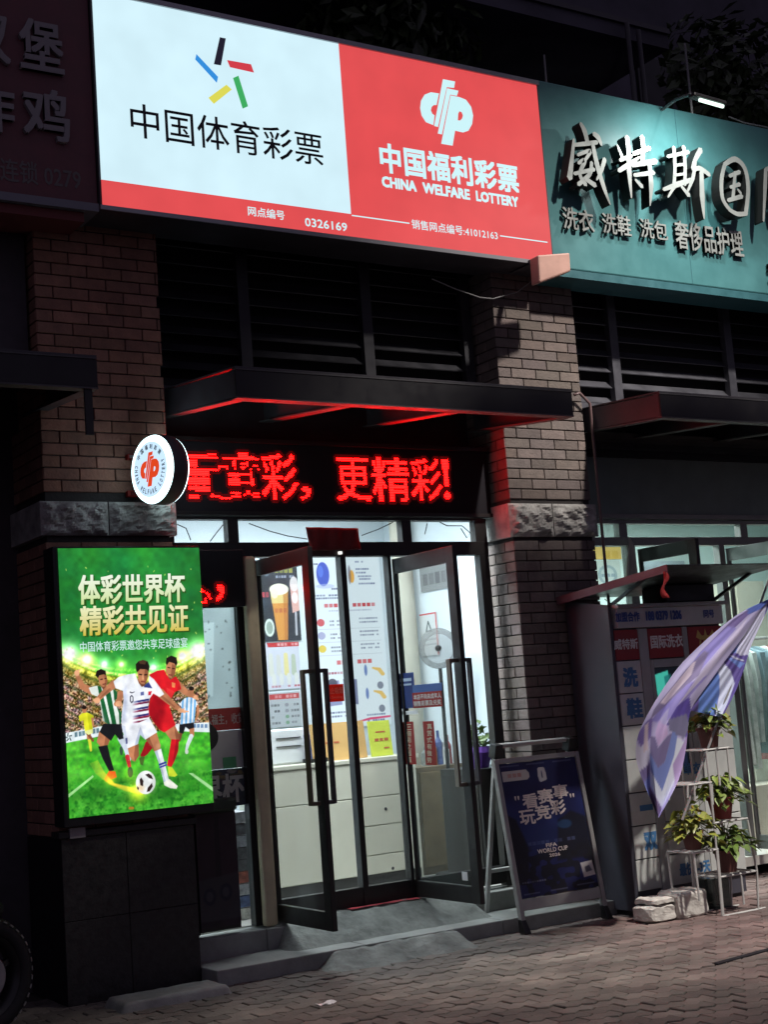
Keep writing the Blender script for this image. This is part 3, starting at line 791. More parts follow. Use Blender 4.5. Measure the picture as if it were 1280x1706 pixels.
BRUSH = {
 'a': [([(275, 660), (296, 700), (312, 765)], [10, 15, 12]), ([(236, 775), (300, 768), (362, 760)], [9, 12, 11]), ([(238, 745), (230, 830), (216, 950)], [7, 11, 17]), ([(345, 715), (368, 735), (386, 776)], [13, 16, 6]),
       ([(338, 765), (362, 880), (398, 1000), (432, 1092)], [11, 15, 13, 3]), ([(402, 850), (385, 910), (360, 960)], [13, 11, 5]), ([(258, 828), (325, 806), (300, 852)], [8, 11, 8]), ([(262, 872), (296, 858), (270, 930), (300, 985)], [9, 12, 11, 13]),
       ([(332, 868), (322, 930), (262, 985)], [10, 12, 11]), ([(240, 928), (345, 905)], [9, 11]), ([(300, 955), (350, 990)], [12, 14])],
 'b': [([(470, 775), (486, 812), (500, 850)], [5, 9, 12]), ([(522, 732), (530, 810), (534, 920), (546, 1056)], [15, 12, 16, 4]), ([(484, 856), (545, 832)], [9, 11]), ([(478, 912), (536, 876), (590, 838)], [11, 14, 5]),
       ([(602, 732), (608, 800), (600, 876)], [16, 13, 13]), ([(556, 822), (642, 792)], [10, 13]), ([(548, 884), (610, 872), (676, 862)], [11, 14, 15]), ([(560, 936), (664, 922)], [10, 13]), ([(640, 870), (650, 985), (644, 1098)], [13, 16, 3]), ([(566, 960), (600, 996)], [7, 13])],
 'c': [([(772, 788), (778, 890), (772, 996)], [13, 11, 12]), ([(824, 784), (832, 890), (830, 985)], [14, 11, 12]), ([(738, 836), (850, 812)], [9, 12]), ([(778, 884), (828, 876)], [7, 8]), ([(776, 936), (828, 928)], [7, 8]), ([(716, 1012), (790, 985), (866, 960)], [9, 15, 12]),
       ([(774, 996), (740, 1052)], [11, 5]), ([(812, 996), (850, 1042)], [8, 14]), ([(914, 800), (886, 850), (868, 900)], [17, 13, 9]), ([(872, 908), (910, 900), (960, 934)], [10, 14, 13]), ([(918, 920), (922, 1050), (932, 1168)], [14, 18, 4]), ([(884, 862), (872, 950), (838, 1034)], [11, 12, 5])],
 'd': [([(1044, 876), (1026, 960), (1032, 1060), (1072, 1122)], [12, 14, 13, 12]), ([(1040, 880), (1098, 850), (1150, 900), (1168, 1010), (1156, 1132)], [12, 16, 15, 14, 14]), ([(1066, 1118), (1110, 1142), (1160, 1140)], [11, 13, 12]),
       ([(1068, 940), (1122, 918)], [10, 12]), ([(1072, 1000), (1122, 984)], [9, 12]), ([(1098, 920), (1092, 990), (1086, 1060)], [11, 11, 12]), ([(1060, 1070), (1134, 1048)], [11, 13]), ([(1112, 1012), (1128, 1032)], [7, 9])],
 'e': [([(1262, 905), (1258, 1000), (1250, 1180)], [13, 14, 6]), ([(1262, 905), (1310, 890), (1290, 960), (1320, 1020), (1280, 1070)], [11, 13, 10, 12, 6]), ([(1340, 930), (1440, 905)], [11, 13]), ([(1330, 1000), (1460, 975)], [12, 14]), ([(1395, 1000), (1400, 1180)], [14, 5]), ([(1350, 1050), (1330, 1110)], [11, 5]), ([(1430, 1040), (1460, 1110)], [8, 14])]}
FBR = FACE(YT - .15)
for key, strokes in BRUSH.items():
    mb = MB()
    for n_, (pts, wd) in enumerate(strokes):
        P2 = [on(FBR, 882 + a / 3.2, b / 3.2) for a, b in pts]
        # resample to a smooth curve
        res = []; ww = []
        for i in range(len(P2) - 1):
            p0 = Vector(P2[max(i - 1, 0)]); p1 = Vector(P2[i]); p2 = Vector(P2[i + 1]); p3 = Vector(P2[min(i + 2, len(P2) - 1)])
            for k in range(5):
                t = k / 5; res.append(.5 * ((2 * p1) + (p2 - p0) * t + (2 * p0 - 5 * p1 + 4 * p2 - p3) * t * t + (3 * p1 - p0 - 3 * p2 + p3) * t ** 3)); ww.append((wd[i] * (1 - t) + wd[i + 1] * t) * .00145)
        res.append(Vector(P2[-1])); ww.append(wd[-1] * .00145)
        stroke_prism(mb, FBR, res, ww, -.09, .0 + n_ * .0003)
    obj('raised_character', mb, [m_letter, m_letter_side], tl)
for s, q in (('洗衣', (938, 346, 989, 387)), ('洗鞋', (1004, 356, 1051, 394)), ('洗包', (1067, 365, 1112, 401)), ('奢侈品护理', (1126, 374, 1237, 424))):
    mb = MB(); a, b, c, d = rect(*q, YT - .03); dd = (q[3] - q[1]) * .0003
    text(mb, s, Ft, a, b, c + .01, d - .01, bold=.012, depth=.022, h=.012, side=1)
    obj('small_lettering', mb, [m_letter, m_letter_side], tl)
mb = MB(); ch(mb, '安', 1276, 440, 1310, 474, YT, Ft, bold=.015, depth=.02, h=.01)
obj('small_lettering', mb, m_letter_side, tl)

# lamp on the teal sign
a = P(1104, 183, Y=-.5); tip = P(1150, 158, Y=-.95); h0 = P(1166, 167, Y=-1.0); h1 = P(1205, 178, Y=-1.0)
la = thing('sign_lamp', 'small lit arm lamp standing out over the teal sign', 'lamp', tuple(a))
obj('arm', MB().tube([tuple(a), ((a[0] + tip[0]) / 2, (a[1] + tip[1]) / 2, (a[2] + tip[2]) / 2 + .02), tuple(tip)], .013), m_steel_lit, la)
hd = MB(); hd.bar(Vector(h0) + Vector((-.06, .02, .035)), Vector(h1) + Vector((.03, .02, .03)), .07, .03)
obj('lamp_head', hd, m_black, la, bevel=.008)
obj('tube', MB().tube([tuple(h0), tuple(h1)], .014, 8), e_tube, la)
obj('bracket', MB().bar(tip, Vector(h0) + Vector((-.05, .02, .03)), .02), m_steel, la)
light('sign_lamp_light', 'AREA', tuple((Vector(h0) + Vector(h1)) / 2 + Vector((-.08, .02, -.05))), (2.9, YT, 5.0), 13, (.93, 1, .97), shape='RECTANGLE', size=.26, size_y=.06)
rod = P(1150, 75, Y=-.45)
o = MB().tube([(P(1150, 155, Y=-.45)[0], -.45, ztt - .3), (P(1150, 155, Y=-.45)[0], -.45, rod[2])], .009, 6)
tag(obj('thin_rod', o, m_greywire), 'thin upright rod behind the arm lamp over the teal sign', 'rod', 'thin rods above the signs')
rod = P(906, 92, Y=-.45)
o = MB().tube([(rod[0], -.45, zt), (rod[0] + .005, -.45, rod[2])], .007, 6)
tag(obj('thin_rod', o, m_greywire), 'thin upright rod at the corner of the red lightbox', 'rod', 'thin rods above the signs')
cbl = MB().tube([P(1215, 195, Y=-.4), P(1240, 205, Y=-.42), P(1275, 212, Y=-.44), P(1320, 222, Y=-.44)], .006, 6)
tag(obj('roof_cable', cbl, m_greywire), 'pale cable running along the top of the teal sign', 'cable')

# box lamp below the corner of the lightbox
Yb = -.72
q = [P(897, 425, Yb), P(950, 421, Yb), P(952, 452, Yb), P(900, 471, Yb)]
bx = thing('wall_floodlight', 'boxy floodlight with a pink-lit side under the corner of the red lightbox', 'floodlight', (q[0][0], -.6, 4.4))
pol = ccw([(p[0], p[2]) for p in q])
obj('body', MB().prism(Fr((0, Yb, 0)), pol, -.1, 0), pm('pink_lit_plastic', (.55, .32, .26), .5, var=.15), bx, bevel=.012)  # pink light of the lightbox is put into the body colour
obj('bracket', MB().box(q[0][0] + .08, q[0][0] + .12, -.62, -.28, 4.5, 4.53), m_steel, bx)

# ------------------------------------------------------------------ LED message board
def led_dots(mb, halo, cells, x_of, z_of, Y, pit):
    on = set(cells); 
    for (i, j) in on:
        x, z = x_of(i), z_of(j); a, b = pit * .44, pit * .27
        mb.add([(x - a, Y, z - b), (x + a, Y, z - b), (x + a, Y, z + b), (x - a, Y, z + b)], [(0, 1, 2, 3)])
    near = set()  # faint glowing cells round the lit diodes, a painted halo
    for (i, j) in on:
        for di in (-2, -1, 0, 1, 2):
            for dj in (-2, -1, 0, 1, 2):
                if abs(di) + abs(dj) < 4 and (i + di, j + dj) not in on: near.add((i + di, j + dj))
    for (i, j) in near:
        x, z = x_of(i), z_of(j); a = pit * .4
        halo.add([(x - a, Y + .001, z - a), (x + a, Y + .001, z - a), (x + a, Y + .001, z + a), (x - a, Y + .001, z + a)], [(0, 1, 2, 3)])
YL = -.05
led = thing('message_board', 'wide black dot matrix board over the doors showing red scrolling characters', 'display board', (0, YL, 2.76))
obj('cabinet', MB().box(-1.27, 1.245, YL, .08, 2.79, 3.235), m_black_matt, led)
b = MB(); b.box(-1.28, 1.245, YL - .02, .08, 2.765, 2.789); b.box(-1.28, 1.245, YL - .02, .08, 3.236, 3.262)
obj('bezel', b, m_alu, led)
PIT = .0112; X00 = -1.2; Z00 = 3.2
xo = lambda i: X00 + i * PIT
zo = lambda j: Z00 - j * PIT
cells = set()
def glyph(s, px0, py0, px1, py1, bold=.004):
    a, b, c, d = rect(px0, py0, px1, py1, YL)
    i0, i1 = round((a - X00) / PIT), round((b - X00) / PIT); j0, j1 = round((Z00 - d) / PIT), round((Z00 - c) / PIT)
    g_ = raster(s, max(2, i1 - i0), max(2, j1 - j0), bold)
    for j in range(g_.shape[0]):
        for i in range(g_.shape[1]):
            if g_[j, i]: cells.add((i0 + i, j0 + j))
glyph('彩', 436, 758, 498, 834); glyph('，', 502, 812, 518, 836)
glyph('更', 561, 764, 618, 836); glyph('精', 622, 764, 682, 836); glyph('彩', 686, 765, 736, 835); glyph('！', 738, 768, 750, 834)
for (a, b, c, d) in ((75, 105, 255, 140), (255, 95, 320, 110), (255, 120, 345, 130), (380, 122, 432, 138), (520, 85, 610, 135), (610, 115, 665, 140),
        (430, 138, 705, 150), (78, 140, 162, 250), (470, 150, 495, 205), (590, 150, 615, 215), (545, 175, 590, 182), (545, 205, 590, 212), (160, 228, 345, 238),
        (345, 205, 435, 235), (435, 218, 705, 230), (650, 195, 690, 215), (160, 250, 255, 268), (78, 250, 262, 410), (440, 262, 540, 378), (540, 276, 650, 286),
        (630, 250, 650, 300), (640, 300, 665, 380), (540, 346, 650, 356), (150, 410, 268, 432), (270, 440, 365, 478), (85, 465, 182, 490), (365, 480, 455, 490),
        (455, 440, 545, 478), (555, 455, 710, 468), (600, 415, 620, 455), (650, 440, 710, 478)):
    p = P(300 + a / 5.333, 740 + (b + d) / 2 / 5.333, YL); q_ = P(300 + c / 5.333, 740 + (b + d) / 2 / 5.333, YL)
    z1 = P(300 + (a + c) / 2 / 5.333, 740 + b / 5.333, YL)[2]; z0 = P(300 + (a + c) / 2 / 5.333, 740 + d / 5.333, YL)[2]
    for i in range(round((p[0] - X00) / PIT), round((q_[0] - X00) / PIT)):
        for j in range(round((Z00 - z1) / PIT), max(round((Z00 - z1) / PIT) + 1, round((Z00 - z0) / PIT))):
            if not (j % 5 == 2 and (i * 7 + j) % 5): cells.add((i, j))
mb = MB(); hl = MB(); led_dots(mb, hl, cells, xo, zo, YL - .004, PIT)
obj('red_characters', mb, e_led, led); obj('halo_dots', hl, e_led_halo, led)

# small LED board behind the poster
sl = thing('small_message_board', 'small black dot matrix board with a red comma, behind the green poster display', 'display board', (-.98, -.12, 2.17))
x0, x1, z0, z1 = rect(318, 916, 407, 1011, -.12)
obj('cabinet', MB().box(x0, x1, -.12, -.04, z0, z1), m_black_matt, sl, bevel=.004)
cells = set(); X00, Z00 = x0, z1
YL2 = -.12
def glyph2(s, q):
    a, b, c, d = rect(*q, YL2); i0, i1 = round((a - X00) / PIT), round((b - X00) / PIT); j0, j1 = round((Z00 - d) / PIT), round((Z00 - c) / PIT)
    g_ = raster(s, max(2, i1 - i0), max(2, j1 - j0), .004)
    for j in range(g_.shape[0]):
        for i in range(g_.shape[1]):
            if g_[j, i]: cells.add((i0 + i, j0 + j))
glyph2('心', (318, 978, 353, 1008)); glyph2('，', (360, 976, 374, 1003))
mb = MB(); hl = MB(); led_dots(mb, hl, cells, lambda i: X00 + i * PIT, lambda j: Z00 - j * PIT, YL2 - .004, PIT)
obj('red_characters', mb, e_led, sl); obj('halo_dots', hl, e_led_halo, sl)

# ------------------------------------------------------------------ round projecting sign
cen = Vector(P(253, 782, Y=-.5)); ax = Vector((math.cos(math.radians(13)), math.sin(math.radians(13)), 0))  # points away from the face
rs = thing('round_sign', 'round lit double-faced sign with a red emblem, standing out from the left brick column', 'round sign', tuple(cen))
R_ = .205
fr = Fr(cen, Vector((0, 0, 1)).cross(-ax), (0, 0, 1))
obj('drum', MB().lathe(cen, ax, [(.008, R_ * .985), (.03, R_ * 1.0), (.10, R_ * 1.0), (.115, R_ * .97)], 48), m_steel, rs, smooth=True)
obj('lit_rim', MB().lathe(cen, ax, [(-.012, R_ * .80), (-.014, R_ * .86), (-.004, R_ * .955), (.01, R_ * .985)], 64), e_rim, rs, smooth=True)
dsk = MB(); dsk.lathe(cen, ax, [(-.012, R_ * .80), (-.0125, .0001)], 64)
obj('face', dsk, e_disc, rs)
back = MB(); back.lathe(cen, ax, [(.116, R_ * .97), (.122, R_ * .955), (.128, R_ * .86), (.128, .0001)], 48)
obj('back_face', back, e_rim, rs, smooth=True)
obj('emblem', bars(MB(), fr, [[(u * .2, v * .2) for u, v in q] for q in LOGON], .015), em('emblem_orange', (226, 70, 30), 1.), rs)
mb = MB()
def arc_text(s, r, a_mid, step, size, flip):
    for i, chx in enumerate(s):
        if chx == ' ': continue
        k = i - (len(s) - 1) / 2
        t = math.radians(a_mid + k * step)
        ctr = (r * math.cos(t), r * math.sin(t))
        up = Vector((math.cos(t), math.sin(t))) * (-1 if flip else 1)
        ri = Vector((up.y, -up.x))
        f2 = Fr(fr(*ctr), fr.r * ri.x + fr.u * ri.y, fr.r * up.x + fr.u * up.y)
        wd = size * (.5 if chx in 'CHINAWELFROTY' else .9) * (.45 if chx == 'I' else 1)
        text(mb, chx, f2, -wd / 2, wd / 2, -size / 2, size / 2, h=.015, bold=.03)
arc_text('中国福利彩票', .133, 90, -20, .03, False)
m_sgp = pm('sign_grey_print', (.06, .06, .07), .5); obj('upper_lettering', mb, m_sgp, rs); mb = MB()
arc_text('CHINA WELFARE LOTTERY', .133, 270, 10.4, .03, True)
obj('lower_lettering', mb, m_sgp, rs)
obj('bracket', MB().tube([cen + ax * .06 + Vector((0, R_ - .01, -.1)), (cen.x + .12, -.18, cen.z - .1)], .012).tube([cen + ax * .06 + Vector((0, R_ - .01, .1)), (cen.x + .12, -.18, cen.z + .1)], .012), m_steel, rs)
# junction boxes on the brick beside it
for (px, py, w_, h_, lb, mt) in ((217, 762, .05, .032, 'small red box with a grey front beside the upper left of the round sign', m_grey_txt),
                                 (221, 823, .075, .035, 'small all red box beside the lower left of the round sign', m_dkred)):
    p = P(px, py, Y=-.22); jb = thing('cable_box', lb, 'cable box', tuple(p), 'cable boxes on the left brick column')
    obj('case', MB().box(p[0] - w_ / 2, p[0] + w_ / 2, -.24, -.2, p[2] - h_ / 2, p[2] + h_ / 2), m_red, jb, bevel=.004)
    obj('cover', MB().box(p[0] - w_ * .25, p[0] + w_ * .35, -.246, -.241, p[2] - h_ * .3, p[2] + h_ * .3), mt, jb)

# ------------------------------------------------------------------ lit poster display
YP = -.37
PC = [(95, 915), (332, 911), (117, 1365), (355, 1335)]
x0, x1, z0, z1 = quadrect(*PC, YP)
pd_ = thing('poster_display', 'bright green backlit football poster display on the left column', 'poster display', ((x0 + x1) / 2, YP, z0))
b = MB(); b.box(x0 - .03, x1 + .006, YP + .006, -.205, z0 - .05, z1 + .012)
obj('casing', b, m_black, pd_, bevel=.006)
CW, CH = 290, 498
_h = homography(PC, [(0, 0), (CW, 0), (0, CH), (CW, CH)])
Q = Canvas(CW, CH, (34, 122, 52), lambda p: _h((80 + p[0] / 4.571, 1080 + p[1] / 4.571)))
n1 = vnoise(CW, CH, 60, 1); n2 = vnoise(CW, CH, 22, 2); n3 = vnoise(CW, CH, 3.2, 3); n4 = vnoise(CW, CH, 7, 4); n5 = vnoise(CW, CH, 2.1, 5); n6 = vnoise(CW, CH, 2.3, 6)
v = Q.Y / CH; u = Q.X / CW
base = np.stack([26 + 16 * n1, 112 + 26 * n1 + 8 * n2, 44 + 14 * n2], -1) / 255.
Q.a = base * (.9 + .15 * np.exp(-((u - .5) ** 2) / .1))[..., None]
# stands: a bowl of crowd noise below a bright ring of floodlights
ring = .49 - .09 * ((u - .5) / .5) ** 2           # centre line of the roof ring
d = v - ring
stand = np.clip(d / .012, 0, 1) * np.clip((.755 - v) / .01, 0, 1)
tier = (np.sin((d + .02 * (u - .5) ** 2) * 190) > .55)
lum_ = 220 * (n5 - .5) + 70 * (n3 - .5)
crowd = np.stack([140 + lum_ + 50 * (n6 - .5), 112 + lum_ * .9, 86 + lum_ * .8 + 70 * (n4 - .5)], -1) / 255.
gold = np.stack([150 + 100 * n3, 150 + 90 * n3, 30 + 40 * n4], -1) / 255.
k = np.clip(1 - d / .1, 0, 1)[..., None]
crowd = crowd * (1 - k) + gold * (.55 + .6 * (n4[..., None] - .3)) * k
crowd = np.where(tier[..., None], crowd * .55 + np.array([.04, .09, .02]), crowd)
Q.blend(np.clip(stand, 0, 1), np.clip(crowd, 0, 1) * 255)
for off, st_ in ((0, .9), (.02, .55), (-.018, .35)):
    m = np.exp(-((d - off) / .006) ** 2) * (.35 + .65 * (n3 > .45)) * st_
    Q.a = np.clip(Q.a + m[..., None] * np.array([.75, .85, .35]), 0, 1)
m = np.exp(-((d + .01) / .045) ** 2) * .35
Q.a = np.clip(Q.a + m[..., None] * np.array([.55, .75, .15]), 0, 1)
for c, r, cl_, s_ in (((300, 95), 62, (255, 250, 150), .9), ((165, 45), 75, (220, 255, 230), .85), ((1020, 60), 55, (255, 250, 150), .9), ((1140, 18), 80, (225, 255, 235), .95),
                     ((430, 130), 50, (190, 235, 255), .5), ((560, 130), 40, (255, 240, 120), .5), ((800, 150), 50, (190, 240, 255), .4)):
    Q.glow(c, r, cl_, s_); Q.glow(c, r * .4, (255, 255, 255), .6)
# grass
gr = np.stack([52 + 46 * n2 + 26 * (n4 - .5), 158 + 50 * n2 + 40 * (n4 - .5) + 30 * (n3 - .5), 36 + 26 * n2], -1)
gm = Q.polymask([(90, 735), (620, 640), (1300, 610), (1300, 1500), (90, 1500)], 3)
Q.blend(gm, np.clip(gr, 0, 255))
tuft = np.clip((Q.Y / CH - .83) / .06, 0, 1) * gm
Q.blend(np.clip(tuft * (n4 * .8 + n3 * .5 - .45) * 1.4, 0, .8), (14, 84, 22))
for c, rx, ry in (((760, 1120), 300, 46), ((360, 1110), 130, 34), ((640, 1010), 160, 20), ((1130, 820), 150, 16), ((300, 800), 120, 10), ((960, 990), 150, 16)):
    Q.ell(c, rx, ry, (20, 92, 24), .5, 9)
# perimeter boards
Q.poly([(120, 662), (430, 598), (640, 588), (640, 632), (440, 668), (120, 738)], (226, 240, 244)); Q.poly([(950, 578), (1300, 556), (1300, 636), (950, 630)], (226, 240, 244))
for i, xx in enumerate((205, 236, 262, 340, 370)): Q.poly([(xx, 652 - .2 * (xx - 205)), (xx + 22, 648 - .2 * (xx - 205)), (xx + 24, 684 - .2 * (xx - 205)), (xx + 2, 689 - .2 * (xx - 205))], (60, 96, 110), .75)
for i, xx in enumerate((1105, 1132, 1160, 1190)): Q.poly([(xx, 574), (xx + 20, 573), (xx + 20, 602), (xx, 603)], (70, 110, 160), .75)
for t in range(5):
    a = t * 1.2566 + .3; Q.cap([(160 + 10 * math.cos(a), 690 + 12 * math.sin(a)), (160 + 26 * math.cos(a + .5), 690 + 30 * math.sin(a + .5))], [4, 4], (30, 50, 50))
Q.poly([(150, 1128), (345, 972), (352, 986), (150, 1155)], (178, 232, 160), .85); Q.poly([(1068, 945), (1100, 945), (1290, 1076), (1290, 1108)], (184, 236, 170), .85)
SK, SKD, SKL = (186, 122, 86), (128, 74, 50), (222, 164, 124)
HAIR = (30, 20, 16)
def head(hair, face, sh, hc=HAIR, bc=SK):
    Q.poly(face, bc); Q.poly(sh, SKD, .7); Q.poly(hair, hc)
# far players
Q.cap([(310, 660), (322, 725), (330, 785)], [15, 12, 9], (214, 216, 60)); Q.cap([(318, 640), (312, 690)], [17, 14], SK)
Q.cap([(300, 650), (345, 712)], [14, 9], SKD); Q.poly([(278, 600), (345, 595), (345, 655), (312, 668), (286, 655)], (224, 230, 150))
Q.poly([(236, 530), (262, 505), (300, 500), (345, 520), (352, 545), (335, 560), (342, 625), (284, 640), (272, 560), (244, 570)], (226, 226, 44))
Q.poly([(300, 505), (345, 522), (342, 622), (318, 630)], (176, 182, 22), .6)
Q.ell((280, 478), 19, 26, SK); Q.ell((279, 462), 20, 14, HAIR)
Q.cap([(340, 545), (348, 600)], [9, 7], SK)
Q.cap([(1092, 615), (1096, 660)], [22, 16], SK); Q.cap([(1088, 668), (1062, 730), (1052, 770)], [18, 14, 10], (222, 234, 240)); Q.ell((1054, 784), 14, 18, (220, 230, 220))
Q.cap([(1012, 640), (1000, 700)], [14, 9], SKD)
Q.poly([(1000, 572), (1106, 552), (1112, 602), (1070, 616), (1045, 598), (1028, 650), (996, 640)], (24, 26, 32))
jr = [(998, 425), (1040, 380), (1075, 372), (1112, 378), (1142, 430), (1122, 450), (1112, 562), (1004, 578), (1016, 450)]
Q.poly(jr, (232, 240, 248))
for xx in (1020, 1052, 1084, 1112): Q.blend(Q.polymask(jr) * Q.polymask([(xx, 360), (xx + 15, 360), (xx + 4, 590), (xx - 12, 590)]), (110, 174, 224))
Q.ell((1090, 325), 21, 29, SK); Q.ell((1090, 306), 22, 16, HAIR); Q.cap([(1138, 440), (1140, 500), (1125, 540)], [11, 9, 7], SK)
# right player in red
Q.cap([(770, 740), (742, 790), (722, 815)], [36, 26, 18], (150, 18, 26)); Q.poly([(694, 840), (722, 822), (738, 830), (724, 892), (704, 886)], (70, 100, 40))
Q.poly([(885, 632), (962, 580), (1000, 656), (992, 712), (940, 704)], SK); Q.poly([(960, 590), (1000, 656), (992, 712), (972, 690)], SKD, .7)
Q.poly([(938, 692), (996, 694), (990, 780), (958, 866), (938, 902), (906, 892), (920, 800)], (204, 22, 34)); Q.poly([(975, 694), (996, 694), (990, 780), (958, 866), (952, 850)], (142, 8, 24), .7)
Q.poly([(912, 902), (944, 904), (984, 962), (964, 974), (918, 970)], (196, 214, 50))
Q.cap([(990, 285), (1056, 340), (1128, 372)], [32, 22, 15], SK); Q.cap([(1120, 372), (1140, 385)], [16, 8], SKL)
red = [(772, 205), (830, 175), (885, 166), (905, 205), (930, 242), (972, 214), (1000, 255), (1014, 312), (965, 335), (935, 390), (925, 450), (955, 545), (972, 584), (884, 642), (850, 622), (800, 560), (760, 490), (780, 380), (800, 290)]
Q.poly(red, (216, 26, 36))
Q.blend(Q.polymask(red) * Q.polymask([(760, 480), (800, 360), (850, 350), (900, 420), (880, 520), (850, 640), (780, 600)], 8), (160, 10, 24))
Q.poly([(900, 300), (960, 330), (930, 390), (912, 370)], (236, 62, 62), .6); Q.poly([(942, 260), (968, 268), (966, 302), (944, 298)], (232, 150, 90), .9)
Q.poly([(905, 190), (955, 200), (940, 240), (920, 232)], SKD)
head([(896, 118), (902, 78), (938, 58), (978, 72), (986, 115), (974, 142), (962, 118), (922, 106), (904, 134)], [(900, 128), (925, 105), (966, 118), (974, 150), (968, 195), (944, 234), (918, 222), (896, 180)],
     [(945, 120), (974, 140), (968, 195), (944, 234), (936, 200)])
Q.cap([(912, 148), (928, 152)], [4, 4], (40, 22, 16)); Q.cap([(948, 156), (962, 158)], [4, 4], (40, 22, 16)); Q.cap([(922, 204), (942, 208)], [4, 4], (120, 50, 44))
# left player in green and white stripes
Q.cap([(560, 690), (600, 770), (618, 850)], [30, 24, 16], (196, 206, 220)); Q.cap([(606, 830), (622, 900)], [18, 14], (190, 40, 50)); Q.ell((628, 945), 22, 40, (40, 66, 50))
Q.ell((560, 785), 14, 34, (50, 80, 60))
Q.poly([(392, 640), (482, 680), (460, 742), (402, 756), (374, 722)], SK); Q.poly([(440, 680), (482, 680), (460, 742), (430, 748)], SKD, .7)
Q.poly([(384, 756), (456, 744), (476, 830), (506, 932), (470, 944), (420, 850)], (22, 22, 26))
Q.poly([(466, 940), (514, 940), (526, 984), (446, 1020), (432, 1000)], (232, 88, 30))
Q.cap([(330, 335), (262, 300), (226, 222)], [28, 24, 16], SK); Q.ell((222, 202), 21, 24, SKL); Q.cap([(232, 190), (240, 178)], [7, 6], SKL)
gw = [(312, 312), (370, 296), (402, 300), (430, 332), (468, 300), (520, 332), (548, 380), (512, 402), (520, 450), (562, 500), (556, 592), (470, 592), (420, 560), (402, 440), (386, 382), (332, 358)]
Q.poly(gw, (232, 240, 234)); gmk = Q.polymask(gw)
for s_ in ([(376, 290), (404, 296), (478, 596), (440, 596)], [(434, 330), (470, 300), (526, 596), (492, 596)], [(496, 310), (560, 360), (556, 520), (540, 500), (506, 400)], [(540, 470), (566, 500), (560, 596), (545, 596)]):
    Q.blend(gmk * Q.polymask(s_), (22, 96, 50))
Q.blend(gmk * Q.polymask([(402, 440), (440, 520), (470, 600), (420, 570)], 6) * .45, (90, 110, 100))
Q.poly([(424, 582), (562, 584), (578, 692), (545, 702), (512, 662), (482, 712), (394, 646)], (22, 24, 28))
Q.cap([(552, 355), (545, 405), (520, 432)], [24, 21, 18], SK); Q.ell((540, 430), 27, 22, SKL)
Q.poly([(395, 270), (450, 280), (440, 318), (420, 326)], SKD)
head([(362, 218), (372, 182), (405, 167), (440, 180), (445, 214), (424, 208), (392, 218), (382, 240)], [(380, 226), (425, 206), (446, 214), (456, 258), (442, 302), (418, 306), (394, 278)], [(430, 210), (446, 214), (456, 258), (442, 302), (430, 300), (436, 255)])
Q.cap([(402, 248), (416, 245)], [4, 4], (40, 22, 16)); Q.cap([(434, 240), (444, 238)], [4, 4], (40, 22, 16)); Q.cap([(420, 284), (440, 280)], [4, 4], (110, 50, 40))
# central player in white
Q.poly([(608, 762), (690, 730), (694, 820), (664, 866), (640, 856), (620, 820)], SK); Q.poly([(665, 740), (690, 730), (694, 820), (664, 866), (655, 820)], SKD, .7)
Q.poly([(740, 690), (826, 640), (856, 738), (852, 776), (814, 792), (790, 752)], SK); Q.poly([(740, 690), (770, 676), (800, 745), (814, 792), (790, 752)], SKD, .75); Q.ell((838, 748), 20, 24, SKL, .6, 4)
Q.poly([(812, 786), (860, 764), (884, 860), (920, 1000), (882, 1018), (850, 890), (832, 840)], (232, 238, 244)); Q.poly([(812, 786), (832, 778), (860, 880), (896, 1012), (882, 1018), (850, 890)], (168, 182, 204), .8)
Q.poly([(842, 880), (900, 858), (904, 872), (846, 894)], (48, 52, 150)); Q.poly([(846, 900), (904, 878), (907, 890), (850, 912)], (60, 60, 160))
Q.poly([(880, 1018), (922, 992), (986, 1044), (976, 1064), (930, 1060), (886, 1040)], (236, 236, 226))
Q.poly([(560, 572), (770, 532), (832, 640), (742, 698), (702, 660), (686, 732), (604, 768), (584, 690)], (234, 238, 246))
Q.poly([(690, 640), (705, 600), (742, 698), (702, 662), (686, 732), (660, 744)], (176, 186, 212), .8); Q.poly([(560, 590), (590, 600), (604, 700), (604, 768), (584, 690)], (188, 198, 220), .7)
Q.poly([(590, 690), (606, 686), (608, 730), (594, 734)], (60, 64, 120), .8)
Q.cap([(505, 280), (440, 338), (375, 404)], [31, 24, 17], SK); Q.ell((376, 408), 25, 22, SKL); Q.cap([(380, 396), (352, 405)], [12, 8], SKL); Q.cap([(470, 322), (400, 388)], [9, 6], SKD, .5)
Q.cap([(858, 345), (930, 410), (1002, 468)], [34, 25, 16], SK); Q.cap([(870, 372), (960, 446)], [10, 7], SKD, .5); Q.ell((1010, 474), 24, 17, SKL, rot=.4)
for e_ in ((1042, 490), (1066, 482), (1034, 462)): Q.cap([(1012, 474), e_], [9, 5], SKL)
wj = [(500, 262), (540, 226), (600, 208), (664, 198), (684, 250), (716, 300), (768, 262), (768, 212), (806, 240), (852, 302), (884, 352), (850, 374), (802, 348), (776, 384), (764, 440), (768, 500), (772, 536), (690, 572), (600, 584), (560, 576), (566, 480), (578, 400), (572, 332), (516, 312)]
Q.poly(wj, (238, 242, 250)); wm = Q.polymask(wj)
Q.blend(wm * Q.polymask([(572, 332), (596, 300), (606, 420), (592, 560), (560, 580), (566, 480)], 7) * .6, (172, 184, 214))
Q.blend(wm * Q.polymask([(738, 268), (768, 262), (796, 310), (730, 302)]), (52, 62, 130)); Q.blend(wm * Q.polymask([(764, 334), (792, 330), (782, 362), (764, 362)]), (204, 42, 60))
